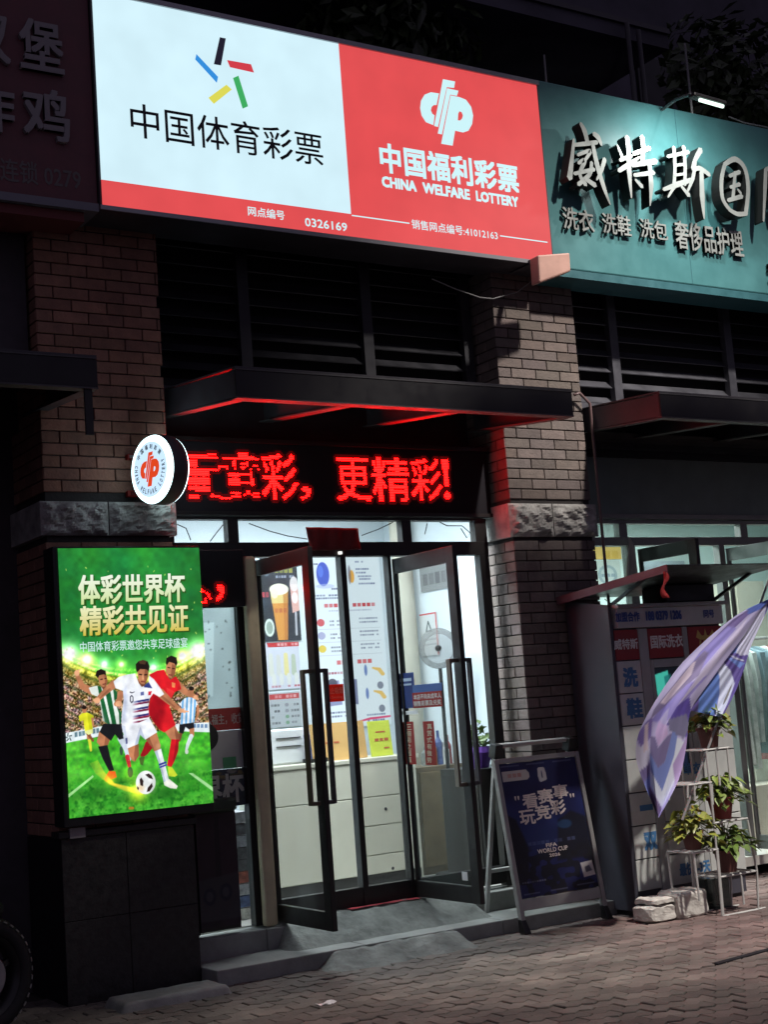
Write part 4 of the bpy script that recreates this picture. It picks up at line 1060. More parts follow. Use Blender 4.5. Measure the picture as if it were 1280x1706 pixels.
for yy, cl_ in ((402, (46, 54, 120)), (420, (120, 40, 76)), (458, (52, 54, 120)), (476, (128, 30, 66)), (512, (56, 50, 116)), (528, (136, 26, 60)), (556, (120, 24, 60))):
    m = wm * Q.polymask([(640, yy + 10), (770, yy - 16), (770, yy), (640, yy + 24)]); xk = np.clip((Q.X - Q.conv((640, yy))[0]) / 14, 0, 1)
    Q.blend(m * xk, cl_)
Q.poly([(705, 340), (730, 334), (732, 362), (706, 366)], (60, 70, 140), .8)
Q.cap([(628, 376), (628, 408), (638, 420), (648, 408), (648, 378), (638, 366), (628, 376)], [4] * 7, (34, 36, 60)); Q.cap([(626, 340), (640, 346), (660, 338)], [4, 4, 2], (40, 40, 60))
Q.poly([(680, 240), (750, 250), (735, 292), (714, 300), (692, 272)], SKD)
head([(670, 168), (668, 128), (690, 104), (726, 94), (760, 106), (774, 142), (768, 180), (748, 166), (702, 164), (684, 186), (676, 186)], [(678, 172), (700, 160), (760, 164), (766, 200), (756, 246), (736, 278), (710, 278), (690, 250)],
     [(738, 165), (766, 170), (766, 200), (756, 246), (736, 278), (732, 220)])
Q.poly([(690, 104), (726, 94), (752, 104), (740, 128), (700, 124)], (96, 66, 44), .7)
Q.cap([(696, 204), (714, 207)], [5, 5], (44, 26, 18)); Q.cap([(736, 208), (752, 206)], [5, 5], (44, 26, 18)); Q.cap([(722, 212), (724, 238)], [5, 7], SKL, .8); Q.cap([(712, 258), (734, 260)], [5, 4], (122, 56, 48))
# ball and its golden trail
for i in range(7):
    o_ = i * 9
    Q.cap([(326 + o_, 885 - o_ * .4), (370 + o_, 960 - o_ * .3), (470 + o_ * .7, 1035), (590, 1085 - o_ * .6), (720, 1108 - o_ * .5)], [2, 3.5, 4.5, 5, 3], (250, 214, 60), .33 + .05 * i, 2.5)
Q.glow((690, 1090), 70, (255, 190, 40), .8); Q.glow((480, 1000), 45, (255, 170, 30), .45); Q.glow((620, 960), 50, (200, 190, 30), .3)
Q.ell((745, 1020), 80, 88, (236, 240, 240)); Q.ell((700, 1065), 34, 30, (250, 210, 150), .6, 8)
Q.blend(np.clip(Q.polymask([(790, 950), (830, 1010), (810, 1090), (740, 1112), (790, 1060)], 8), 0, 1) * .3, (150, 160, 150))
for bp_ in ([(740, 962), (768, 952), (790, 968), (800, 996), (770, 988)], [(698, 1000), (712, 984), (728, 1010), (724, 1050), (704, 1042)], [(760, 1060), (792, 1022), (798, 1050), (774, 1088), (752, 1092)], [(680, 1050), (694, 1062), (690, 1080), (680, 1070)]):
    Q.poly(bp_, (46, 30, 30))
Q.cap([(625, 1215), (648, 1215)], [10, 10], (200, 120, 40), .8)
r_ = random.Random(3)
for i in range(60):
    xx, yy = r_.uniform(110, 1230), r_.uniform(-640, 120)
    if 180 < xx < 1080 and -560 < yy < 0: continue
    Q.cap([(xx, yy), (xx + r_.uniform(-8, 8), yy + r_.uniform(4, 12))], [r_.uniform(2, 4)] * 2, (200, 240, 110), .8)
Q.a = np.clip(Q.a * (.86 + .2 * vnoise(CW, CH, 11, 41) + .1 * n4 + .04 * n5)[..., None], 0, 1)
FP = FACE(YP)
Q.build('picture', FP, x0, x1, z0, z1, m_backlit, pd_, .001)
def uvz(px, py, Y=YP): p = P(px, py, Y); return p[0], p[2]
def line(mb, s, tl, tr, bl, br, fr, Y, **k):
    a, b, c, d = quadrect(tl, tr, bl, br, Y); return text(mb, s, fr, a, b, c, d, **k)
for s, q, mt in (('体彩世界杯', [(129, 960), (308, 953), (131, 1008), (308, 1003)], e_poster_a), ('精彩共见证', [(132, 1012), (313, 1003), (133, 1060), (314, 1052)], e_poster_b)):
    mb = MB(); line(mb, s, *[(a + 2, b + 2.4) for a, b in q], FP, YP, bold=.042, shear=.0, h=.002); obj('headline_edge', mb, e_poster_s, pd_)
    mb = MB(); line(mb, s, *q, FP, YP, bold=.024, shear=.04, h=.004)
    zs_ = np.array([v_[2] for v_ in mb.v]); kz = (zs_ - zs_.min()) / (zs_.max() - zs_.min()); top_, bot_ = (np.array(lin((244, 250, 236))), np.array(lin((206, 226, 150)))) if mt is e_poster_a else (np.array(lin((240, 244, 200))), np.array(lin((212, 190, 66))))
    obj('headline', mb, m_backlit, pd_, cols=[(*(bot_ + (top_ - bot_) * t_), 1) for t_ in kz])
mb = MB(); line(mb, '中国体育彩票邀您共享足球盛宴', (133, 1069), (312, 1062), (133, 1085), (312, 1080), FP, YP, bold=.006, h=.003)
obj('subtitle', mb, e_poster_w, pd_)

# ------------------------------------------------------------------ storefront
def sheet(name, fr, u0, u1, v0, v1, mat, parent, h=.001, t=.003, **k):
    mb = MB().prism(fr, [(u0, v0), (u1, v0), (u1, v1), (u0, v1)], h, h + t); return obj(name, mb, mat, parent, **k)
ZF = .225
sf = thing('storefront', 'black aluminium glazed front of the lottery shop with a cream jamb post', 'shop front', (0, 0, ZF))
f = MB()
for a, b, z0, z1 in ((-1.24, -1.17, ZF, 2.5), (-.80, -.70, ZF, 2.5), (-.02, .022, ZF, 2.5), (.352, .376, ZF, 2.5), (1.12, 1.2, ZF, 2.5)):
    f.box(a, b, -.035, .035, z0, z1)
obj('mullions', f, m_alu, sf, bevel=.003)
f = MB(); f.box(-1.24, 1.2, -.037, .037, 2.5, 2.595); f.box(-1.24, 1.2, -.037, .037, 2.742, 2.76)
for a, b in ((-1.24, -1.2), (-.83, -.755), (.485, .56), (1.1, 1.2)): f.box(a, b, -.034, .034, 2.595, 2.742)
obj('header_frame', f, m_alu, sf, bevel=.002)
f = MB(); f.box(-.70, -.02, -.03, .03, ZF + .02, .36); f.box(.022, .352, -.03, .03, ZF + .02, .36); f.box(.376, 1.12, -.03, .03, ZF + .02, .36)
obj('kick_rail', f, m_alu, sf, bevel=.003)
for a, b in ((-1.2, -.83), (-.755, .485), (.56, 1.1)):
    obj('transom_pane', MB().box(a, b, -.004, .004, 2.595, 2.742), m_glass, sf)
for a, b in ((-1.17, -.8), (-.02 + .042, .352)):
    obj('side_pane', MB().box(a, b, -.004, .004, ZF, 2.5), m_glass, sf)
obj('jamb_post', MB().box(-.765, -.675, -.1, -.037, ZF - .005, 2.5), m_cream2, sf, bevel=.02)
# cables hanging behind the transom glass
for pts, lb in (([(292, 872), (310, 880), (318, 900)], 'thin black cable looped behind the left transom pane'), ([(372, 874), (362, 886), (350, 902)], 'thin black cable slanting behind the left transom pane'),
                ([(415, 872), (450, 885), (480, 893), (512, 898)], 'thin black cable sagging behind the wide transom pane left of the red cloth'), ([(603, 892), (630, 882), (655, 870)], 'thin black cable rising behind the wide transom pane right of the red cloth'),
                ([(733, 870), (745, 876), (770, 876), (784, 888), (778, 896), (768, 880)], 'tangled thin black cables behind the right transom pane'), ([(712, 872), (708, 890)], 'short black cable end in the right transom pane')):
    c_ = obj('hanging_cable', MB().tube([P(a, b, Y=-.02) for a, b in pts], .0035, 6), m_wire, None); tag(c_, lb, 'cable', 'cables at the shop front')
def cable(lb, pts, r=.004, mat=None, name='hanging_cable'):
    c_ = obj(name, MB().tube(pts, r, 6), mat or m_wire, None); tag(c_, lb, 'cable', 'cables at the shop front'); return c_
cable('thin pale cable sagging below the red lightbox towards the floodlight', [P(a, b, Y=-.3) for a, b in ((720, 465), (760, 482), (800, 496), (822, 498), (862, 487), (895, 462))], .004, m_greywire)

rcl = thing('red_cloth', 'dark red cloth hanging over the lintel above the doors', 'cloth', (-.1, -.12, 2.5))
mb = MB(); o = 0
for j in range(9):
    for i in range(17):
        u, v_ = i / 16, j / 8
        a, b = P(510 + 87 * u, 878 + 2 * u, Y=-.11), P(519 + 84 * u, 917 - 2 * u, Y=-.13)
        q = Vector(a) * (1 - v_) + Vector(b) * v_; mb.v.append((q.x, q.y + .008 * math.sin(u * 19 + v_ * 2), q.z))
for j in range(8):
    for i in range(16): mb.f.append((j * 17 + i, (j + 1) * 17 + i, (j + 1) * 17 + i + 1, j * 17 + i + 1)); mb.mi.append(0)
o = obj('cloth', mb, m_dkred, rcl, smooth=True); s_ = o.modifiers.new('Solid', 'SOLIDIFY'); s_.thickness = .004
rm = MB(); rough_grid(rm, -.16, .37, -.1, -.042, lambda x, y: .247, 30, 5, .004, 14)
o = obj('red_mat', rm, m_redcarpet, None); tag(o, 'strip of red mat on the threshold between the two open glass doors', 'mat')

def glass_door(label, hx, z0, z1, w_, mat, group, gp=m_glass, handles=True):
    d = thing('glass_door', label, 'glass door', (hx, 0, z0), group)
    t = .017; sw = .085; y0, y1 = -.04, -.04 - w_
    f = MB(); f.box(hx - t, hx + t, y0 - .022, y0, z0, z1); f.box(hx - t, hx + t, y1, y1 + sw, z0, z1)
    f.box(hx - t + .001, hx + t - .001, y1 + sw, y0 - .022, z1 - .10, z1); f.box(hx - t + .001, hx + t - .001, y1 + sw, y0 - .022, z0, z0 + .105)
    obj('door_frame', f, mat, d, bevel=.003)
    obj('pane', MB().box(hx - .005, hx + .005, y1 + sw, y0 - .022, z0 + .105, z1 - .10), gp, d)
    if handles:
        for s in (-1, 1):
            h = MB(); xx = hx + s * .078; yy = y1 + .05
            h.box(xx - .008, xx + .008, yy - .022, yy + .022, z0 + .72, z0 + 1.51)
            for zz in (z0 + .73, z0 + 1.5): h.box(min(hx + s * t, xx), max(hx + s * t, xx), yy - .014, yy + .014, zz - .012, zz + .012)
            obj('handle', h, m_steel if s > 0 else pm('bronze_handle', (.16, .13, .1), .4, .5), d, bevel=.003)
    return d
dl = glass_door('open glass door left of the doorway in front of the beer poster', -.645, .235, 2.475, .70, m_alu, 'doors of the lottery shop')
dr = glass_door('open glass door right of the doorway with stickers on its pane', .394, .25, 2.475, .72, m_alu, 'doors of the lottery shop')
FD = Fr((.394, 0, 0), (0, -1, 0), (0, 0, 1))
def dsheet(name, q, mat, parent, fr=FD, h=.007, t=.0015, **k): return sheet(name, fr, *onrect(fr, *q), mat, parent, h, t, **k)
def dtext(mb, s, q, fr=FD, **k): return text(mb, s, fr, *onrect(fr, *q), **k)
dsheet('blue_sticker', (660, 1121, 693, 1180), m_navy, dr)
mb = MB(); 
for i, (a, b) in enumerate(((1130, 1135), (1139, 1142))): 
    u0, u1, v0, v1 = onrect(FD, 664, a, 688, b); bars(mb, FD, [[(u0, v0), (u1, v0), (u1, v1), (u0, v1)]], .0105)
obj('sticker_rules', mb, pm('pale_blue_print', (.35, .45, .6), .6), dr)
dsheet('notice_sticker', (690, 1152, 739, 1178), m_red, dr, h=.0095); dsheet('notice_sticker', (690, 1139, 739, 1152), pm('mid_blue_print', (.08, .17, .45), .5, thin=.4), dr, h=.0095)
mb = MB(); dtext(mb, '本店不向未成年人', (692, 1155, 738, 1164), h=.013, bold=.02); dtext(mb, '销售彩票及兑奖', (692, 1166, 738, 1175), h=.013, bold=.02)
obj('sticker_lettering', mb, m_white_txt, dr)
for q, s in (((675, 1202, 693, 1273), '三倍彩之超值'), ((709, 1201, 727, 1274), '真赏式有微势')):
    dsheet('red_strip', q, m_red, dr); mb = MB()
    for i, c_ in enumerate(s):
        ya = q[1] + 4 + i * (q[3] - q[1] - 6) / 6; dtext(mb, c_, (q[0] + 5, ya, q[2] - 5, ya + 9.5), h=.0105, bold=.015)
    obj('strip_lettering', mb, pm('cream_print', (.7, .6, .42), .6), dr)
dsheet('paper_scrap', (772, 1452, 781, 1466), m_paper, dr); dsheet('white_label', (666, 1184, 698, 1190), m_paper, dr)
ns_ = thing('no_smoking_sign', 'small red no smoking sign on the glass beside the centre post', 'sign', tuple(P(556, 1155, Y=-.02)))
F0 = FACE(-.012)
dsheet('plate', (540, 1140, 573, 1169), pm('no_smoking_red', (.6, .07, .04), .45, thin=.6), ns_, fr=F0, h=0)
mb = MB(); dtext(mb, '禁止吸烟', (543, 1145, 571, 1156), fr=F0, h=.0035, bold=.01); dtext(mb, 'No Smoking', (544, 1159, 571, 1165), fr=F0, h=.0035)
obj('lettering', mb, pm('salmon_print', (.75, .45, .3), .6), ns_)

# left side light: film, sticker band, papers
sl_ = thing('window_graphics', 'film, red band and papers stuck inside the narrow left window beside the poster display', 'window poster', (-.98, .01, 1))
F1 = FACE(.012)
x0, x1 = -1.16, -.80
C_ = Canvas(60, 120, (176, 190, 190)); r_ = random.Random(4)
C_.a *= (.9 + .15 * vnoise(60, 120, 30, 3))[..., None]; C_.poly([(20, 18), (36, 18), (30, 105), (16, 105)], (206, 220, 220), .8)
for i in range(38): C_.ell((r_.uniform(5, 55), r_.uniform(8, 110)), r_.uniform(.5, 1.3), r_.uniform(.6, 1.8), (70, 74, 74), .7)
zz = [P(365, y, .012)[2] for y in (1012, 1180, 1217, 1252, 1276, 1345)]
C_.build('film', F1, x0, x1, zz[1], zz[0], m_film, sl_)
sheet('red_band', F1, x0, x1, zz[2], zz[1], m_red, sl_)
mb = MB(); text(mb, '个人福主，收货', F1, x0 + .07, x1 + .02, zz[2] + .035, zz[1] - .035, h=.006, bold=.012); obj('band_lettering', mb, m_white_txt, sl_)
sheet('paper', F1, x0, x1, zz[4] - .02, zz[2] - .002, m_paper, sl_); sheet('green_card', F1, x0 + .22, x0 + .31, zz[4] - .02, zz[4] + .05, pm('green_card_print', (.1, .45, .2), .6), sl_, h=.005)
mb = MB(); c = P(343, 1228, Y=.0); mb.lathe((c[0], .004, c[2]), (0, -1, 0), [(0, .085), (.004, .085), (.004, .0001)], 28); obj('black_disc', mb, m_black, sl_)
C_ = Canvas(50, 60, (22, 26, 60)); C_.a *= (.6 + .8 * vnoise(50, 60, 8, 2))[..., None]
for i in range(20): C_.ell((r_.uniform(0, 50), r_.uniform(0, 16)), r_.uniform(2, 5), r_.uniform(2, 4), r_.choice([(160, 130, 50), (120, 90, 40), (90, 110, 70), (190, 180, 170)]), .8)
C_.build('cup_poster', F1, x0, x1, zz[5], zz[4] - .022, m_print, sl_)
mb = MB(); text(mb, '界杯', F1, x0 + .06, x1 - .005, zz[5] + .02, zz[5] + .2, h=.004, bold=.03); obj('poster_lettering', mb, m_white_txt, sl_)
lp = thing('ring_poster', 'dark purple panel with two pale rings below the small window, left of the cream post', 'poster', (-1.0, -.1, .2))
FQ = FACE(-.06); a = on(FQ, 330, 1450)[0]; b = on(FQ, 397, 1450)[0]
C_ = Canvas(70, 160, (40, 30, 40)); C_.a *= (.75 + .5 * vnoise(70, 160, 14, 6))[..., None]
C_.poly([(0, 0), (70, 0), (70, 90), (0, 90)], (52, 34, 44), .6); C_.poly([(32, 5), (40, 5), (40, 95), (30, 95)], (24, 20, 26), .8)
C_.poly([(0, 92), (70, 86), (70, 150), (0, 150)], (62, 60, 68), .7, 3)
for c in ((18, 116), (46, 112)): C_.ell(c, 11, 12, (30, 34, 50), .9, 2); C_.ell(c, 6, 7, (66, 64, 74), .9, 2)
C_.build('print', FQ, a, b, .26, .93, m_print, lp, .003)
obj('board', MB().box(a, b, -.06, -.045, .24, .94), m_black, lp)
kn = obj('ledge', MB().box(a - .05, b - .01, -.13, -.062, .94, 1.02), pm('green_black_ledge', (.03, .045, .03), .5), lp, bevel=.02)

# ------------------------------------------------------------------ inside the lottery shop
XL, XR_, YB = -1.3, 1.66, 2.05
rm_ = thing('shop_room', 'white walled room of the lottery shop seen through the doors', 'room', (0, 1, ZF))
obj('back_wall', MB().box(XL, XR_ + .1, YB, YB + .1, ZF, 3.15), m_white_wall, rm_)
obj('side_wall', MB().box(XR_, XR_ + .06, .2, YB, ZF, 3.15), m_white_wall, rm_); obj('side_wall', MB().box(XL - .06, XL, .1, YB, ZF, 3.15), m_white_wall, rm_)
obj('ceiling', MB().box(XL - .06, XR_ + .1, .09, YB + .1, 3.15, 3.2), m_ceiling, rm_)
obj('floor', MB().box(XL - .06, XR_ + .1, .045, YB + .1, ZF - .06, ZF), m_floor_in, rm_)
cl_ = thing('ceiling_light', 'flat white ceiling light inside the lottery shop', 'ceiling light', (.3, 1, 3.14))
obj('diffuser', MB().box(-.2, .9, .75, 1.15, 3.118, 3.146), e_panel, cl_)
light('shop_ceiling_light', 'AREA', (.05, .42, 3.1), (.1, .8, 0), 105, (.86, .96, 1.), shape='RECTANGLE', size=2.2, size_y=.4)
light('shop_rear_ceiling_light', 'AREA', (.4, 1.4, 3.1), (.4, 1.4, 0), 14, (.8, .94, 1.), shape='RECTANGLE', size=1.6, size_y=.5)
# back wall posters
FB = FACE(YB - .004)
def wall_canvas(name, label, cat, W, H, col, fr, q, mat, draw, group=None):
    u0, u1, v0, v1 = onrect(fr, *q); c = fr((u0 + u1) / 2, v0)
    t = thing(name, label, cat, tuple(c), group)
    C = Canvas(W, H, col); draw(C, W, H)
    sheet('board', fr, u0, u1, v0, v1, m_paper, t, 0, .008); C.build('print', fr, u0, u1, v0, v1, mat, t, .01); return t
def info(C, W, H):
    C.a = np.ones((H, W, 3)) * np.array([.86, .94, .97]); 
    C.ell((30, 40), 12, 26, (54, 80, 200), .95); C.ell((26, 34), 5, 13, (90, 130, 235), .7); C.ell((33, 66), 17, 5, (170, 190, 230), .6)
    C.ell((84, 46), 5, 14, (230, 170, 60), .95); C.ell((80, 42), 3, 20, (90, 90, 110), .6); C.poly([(56, 22), (58, 22), (58, 58), (56, 58)], (80, 90, 120), .7)
    for y, a, b, n in ((14, 60, 66, 1), (84, 10, 60, 9), (90, 14, 56, 10), (44, 96, 122, 7), (50, 98, 120, 6), (334, 20, 60, 8), (342, 24, 58, 7), (356, 90, 128, 8), (344, 94, 130, 8), (16, 6, 22, 4), (70, 44, 68, 6), (12, 88, 108, 5), (28, 92, 118, 6), (36, 92, 112, 4), (60, 96, 128, 7)): C.lines(a, b, y, 4, (70, 84, 130), n)
    C.lines(28, 126, 104, 8, (190, 50, 60), 11, .95); C.lines(36, 118, 118, 3, (140, 150, 180), 18, .7)
    for i in range(3):
        y = 140 + i * 28
        C.ell((20, y + 4), 7, 8, ((200, 70, 80), (160, 170, 210), (220, 200, 60))[i], .9)
        for k in range(2): C.lines(36, 72, y + k * 8, 3.5, (90, 100, 130), 8, .8); C.lines(92, 128, y + k * 8 - 4, 3.5, (90, 100, 130), 8, .8)
        C.poly([(10, y + 18), (132, y + 18), (132, y + 19), (10, y + 19)], (170, 184, 200), .7)
    C.lines(44, 112, 226, 9, (200, 60, 66), 7, .95)
    C.lines(22, 60, 250, 5, (150, 70, 90), 7)
    C.poly([(22, 272), (46, 268), (50, 320), (24, 322)], (130, 140, 186), .9); C.poly([(54, 266), (80, 268), (80, 322), (56, 318)], (100, 110, 150), .9); C.ell((34, 274), 9, 10, (70, 70, 90), .9)
    for y in (250, 300):
        C.ell((98, y), 3, 12, (80, 110, 180), .8); C.cap([(112, y - 4), (124, y), (130, y + 10)], [2, 4, 4], (226, 190, 90), .9); C.ell((124, y + 34), 6, 8, (100, 110, 130), .8)
    C.cap([(60, H - 8), (100, H - 16), (W, H - 18)], [1, 2.5, 2], (214, 60, 110), .9)
wall_canvas('info_board', 'tall bright white lit information board with blue and red print on the back wall', 'info board', 140, 370, (255, 255, 255), FB, (518, 926, 641, 1212), pm('info_backlit', (.5, .5, .5), .4, attr='Col', estr=1.08), info)
def beer(C, W, H):
    C.a = (np.array([.13, .16, .2])[None, None] * (.7 + .7 * vnoise(W, H, 14, 8))[..., None])
    C.lines(26, 62, 14, 12, (176, 170, 70), 4, .8); C.lines(28, 64, 30, 4, (170, 180, 200), 7, .8); C.ell((11, 22), 7, 9, (140, 150, 160), .6)
    C.poly([(16, 52), (50, 52), (44, 132), (26, 132)], (196, 134, 60)); C.poly([(16, 52), (50, 52), (48, 74), (18, 74)], (206, 186, 120)); C.poly([(40, 60), (50, 55), (44, 132), (38, 132)], (168, 104, 44), .7)
    C.ell((33, 52), 18, 9, (226, 222, 200)); C.ell((24, 58), 7, 8, (222, 216, 190), .9); C.lines(22, 46, 82, 7, (150, 60, 40), 3, .7)
    C.poly([(54, 44), (70, 44), (70, 86), (56, 90)], (206, 160, 150)); C.ell((62, 44), 8, 12, (220, 210, 208), .9); C.ell((62, 66), 6, 9, (230, 220, 220), .8); C.cap([(62, 90), (61, 124)], [2, 2], (190, 190, 196), .9)
    C.ell((11, 112), 9, 14, (206, 216, 206)); C.ell((11, 112), 6, 10, (90, 110, 100), .6); C.lines(0, 14, 56, 8, (210, 70, 80), 2, .8)
wall_canvas('beer_poster', 'dark poster with a tall glass of beer behind the left glass door', 'poster', 70, 134, (30, 40, 50), FB, (436, 928, 497, 1068), m_print, beer, 'posters on the back wall')
def prod(C, W, H):
    C.a = np.ones((H, W, 3)) * np.array([.76, .77, .82]); C.poly([(4, 0), (W, 0), (W, 9), (6, 9)], (176, 40, 44)); C.lines(24, 66, 2, 5, (230, 190, 190), 6)
    for i in range(4):
        C.cap([(10 + i * 15, 24 + (i % 2) * 3), (10 + i * 15, 58)], [4, 5], ((200, 200, 190), (196, 196, 190), (212, 200, 140), (170, 180, 160))[i]); C.cap([(14 + i * 15, 62), (14 + i * 15, 76)], [4, 4], (206, 206, 200))
    C.lines(8, 66, 80, 4, (170, 70, 80), 9)
wall_canvas('product_poster', 'pale poster of bottles under a red heading below the beer poster', 'poster', 68, 88, (200, 200, 210), FB, (443, 1070, 499, 1148), m_print, prod, 'posters on the back wall')
def odds(C, W, H):
    C.a = np.ones((H, W, 3)) * np.array([.66, .68, .7]); C.poly([(3, 3), (W - 3, 3), (W - 3, 12), (3, 12)], (176, 60, 64)); C.lines(14, 60, 5, 5, (226, 200, 200), 6)
    for i in range(4): C.lines(5, 24, 20 + i * 10, 4, (60, 64, 70), 3); C.ell((38, 22 + i * 10), 4, 3, (90, 140, 100) if i > 1 else (120, 120, 130), .7); C.lines(46, 64, 20 + i * 10, 4, (90, 94, 100), 3)
wall_canvas('rules_board', 'small grey framed board with a red heading below the bottle poster', 'poster', 68, 60, (200, 200, 210), FB, (447, 1153, 501, 1211), m_print, odds, 'posters on the back wall')
def sched(C, W, H):
    C.a = np.ones((H, W, 3)) * np.array([.8, .82, .85]); C.poly([(0, 0), (W, 0), (W, 8), (0, 8)], (190, 90, 90))
    for i in range(17): C.lines(2, W - 2, 14 + i * 5, 2.2, (180, 70, 80) if 7 < i < 11 else (120, 126, 140), 8, .9)
wall_canvas('list_poster', 'white list poster with rows of red and grey lines behind the right glass door', 'poster', 34, 100, (220, 220, 220), FB, (648, 1020, 674, 1135), m_print, sched, 'posters on the back wall')
FR_ = Fr((XR_ - .004, 0, 0), (0, -1, 0), (0, 0, 1))
def digits(C, W, H):
    C.a = np.ones((H, W, 3)) * np.array([.5, .52, .52]); C.poly([(0, 0), (W, 0), (W, 16), (0, 16)], (150, 90, 92)); C.lines(4, W - 2, 26, 18, (80, 84, 88), 4, .8)
wall_canvas('grey_notice', 'grey notice with a faded red heading high on the right wall', 'poster', 44, 54, (150, 150, 150), FR_, (701, 926, 748, 983), m_print, digits, 'notices on the right wall')
def warn(C, W, H):
    C.a = np.ones((H, W, 3)) * np.array([.8, .82, .82]); C.poly([(0, 0), (W, 0), (W, 3), (0, 3)], (190, 80, 80)); C.poly([(W - 3, 0), (W, 0), (W, H), (W - 3, H)], (190, 80, 80)); C.cap([(14, 30), (20, 14), (26, 30), (14, 30)], [1.2] * 4, (70, 80, 80)); C.lines(4, 36, 42, 3, (130, 130, 130), 8); C.lines(4, 36, 50, 3, (130, 130, 130), 8)
wall_canvas('warning_notice', 'white notice with a triangle mark and red border above the grey fan', 'poster', 40, 70, (220, 220, 220), FR_, (703, 1021, 731, 1092), m_print, warn, 'notices on the right wall')
pa, pb = P(668, 1090, Y=1.6), P(699, 1090, Y=1.6)
o = MB().lathe(((pa[0] + pb[0]) / 2, 1.62, ZF), (0, 0, 1), [(0, .075), (.01, .085), (2.9, .085)], 20); tag(obj('beige_pillar', o, m_beige, None, smooth=True), 'round beige pipe column inside behind the right glass door', 'pillar')
# fan
fc = Vector(P(731, 1080, Y=.85)); fn_ = thing('standing_fan', 'grey round standing fan behind the right glass door', 'fan', (fc.x, fc.y, ZF))
axf = Vector((-.6, -.8, 0)).normalized()
mb = MB().lathe(fc, axf, [(-.05, .11), (-.02, .15), (.0, .155), (.03, .145), (.05, .1), (.055, .0001)], 32); obj('cage', mb, pm('fan_grey', (.16, .165, .16), .8, alpha=.5), fn_, smooth=True)
obj('hub', MB().lathe(fc, axf, [(.055, .025), (.07, .022), (.075, .0001)], 16), m_black, fn_)
obj('pole', MB().tube([(fc.x, fc.y, ZF), (fc.x, fc.y, fc.z - .15)], .015), m_black, fn_); obj('base', MB().lathe((fc.x, fc.y, ZF), (0, 0, 1), [(0, .16), (.02, .15), (.035, .02)], 24), m_black, fn_)

for k, (px, hh, rr, c_, lb) in enumerate(((722, .2, .035, (.5, .2, .06), 'orange bottle on the brown cabinet behind the right glass door'), (733, .26, .03, (.08, .12, .3), 'dark blue bottle on the brown cabinet behind the right glass door'),
        (742, .17, .04, (.6, .62, .6), 'white jar on the brown cabinet behind the right glass door'), (751, .22, .03, (.3, .05, .05), 'red bottle on the brown cabinet behind the right glass door'), (712, .15, .045, (.2, .22, .2), 'grey tin on the brown cabinet behind the right glass door'))):
    x_ = P(px, 1270, Y=1.2)[0]; o = MB().lathe((min(1.56, x_), 1.2, 1.02), (0, 0, 1), [(0, .0001), (0, rr), (hh * .65, rr), (hh * .8, rr * .4), (hh, rr * .4), (hh, .0001)], 16)
    tag(obj('bottle', o, pm('bottle_paint', c_, .3, var=.2), None, smooth=False, at=(min(1.56, x_), 1.2, 1.02)), lb, 'bottle', 'bottles on the brown cabinet')
p = P(567, 921, Y=-.05); o = MB().box(p[0] - .012, p[0] + .012, -.06, -.038, p[2] - .01, p[2] + .01); tag(obj('door_sensor', o, em('sensor_lamp', (240, 240, 235), 1.2), None, bevel=.003, at=tuple(p)), 'tiny lit white sensor on the lintel above the centre post', 'sensor')
p = P(549, 1208, Y=1.1); tm = thing('card_terminal', 'small dark terminal on the counter left of the orange board', 'terminal', (p[0], 1.15, 1.13))
obj('base', MB().box(p[0] - .19, p[0] - .05, 1.06, 1.2, 1.13, 1.16), m_black, tm, bevel=.005); obj('display', MB().hexa([(p[0] - .18, 1.1, 1.16), (p[0] - .06, 1.1, 1.16), (p[0] - .06, 1.13, 1.16), (p[0] - .18, 1.13, 1.16), (p[0] - .18, 1.15, 1.33), (p[0] - .06, 1.15, 1.33), (p[0] - .06, 1.18, 1.33), (p[0] - .18, 1.18, 1.33)]), pm('display_blue', (.1, .14, .3), .3), tm)
# counter
CY = 1.0
ct = thing('shop_counter', 'cream counter with cupboard doors and drawers facing the doorway', 'counter', (.5, CY, ZF))
cx0 = P(455, 1400, Y=CY)[0]
obj('carcass', MB().box(cx0, 1.12, CY, CY + .5, ZF, 1.1), m_cream, ct); obj('worktop', MB().box(cx0 - .02, 1.14, CY - .025, CY + .52, 1.1, 1.13), m_cream, ct, bevel=.004)
zd = [P(640, y, Y=CY - .02)[2] for y in (1326, 1374, 1423, 1468)]
sx = P(606, 1400, Y=CY)[0]
G = .006
for nm, a, b, c, d in (('front_panel', cx0 + .01, sx, zd[0] + G, 1.095), ('front_panel', sx + G, 1.11, zd[0] + G, 1.095), ('cupboard_door', cx0 + .01, sx, .30, zd[0]), ('drawer', sx + G, 1.11, zd[1] + G, zd[0]), ('drawer', sx + G, 1.11, zd[2] + G, zd[1]), ('drawer', sx + G, 1.11, .30, zd[2])):
    obj(nm, MB().box(a, b, CY - .018, CY - .001, c, d), m_cream, ct, bevel=.003)
obj('plinth', MB().box(cx0 + .02, 1.1, CY - .006, CY - .001, ZF, .295), m_dark_in, ct)
for px, py in ((643, 1347), (655, 1446)):
    p = P(px, py, Y=CY - .02); obj('lock', MB().lathe((p[0], CY - .018, p[2]), (0, -1, 0), [(0, .012), (.004, .011), (.004, .0001)], 12), m_steel, ct)
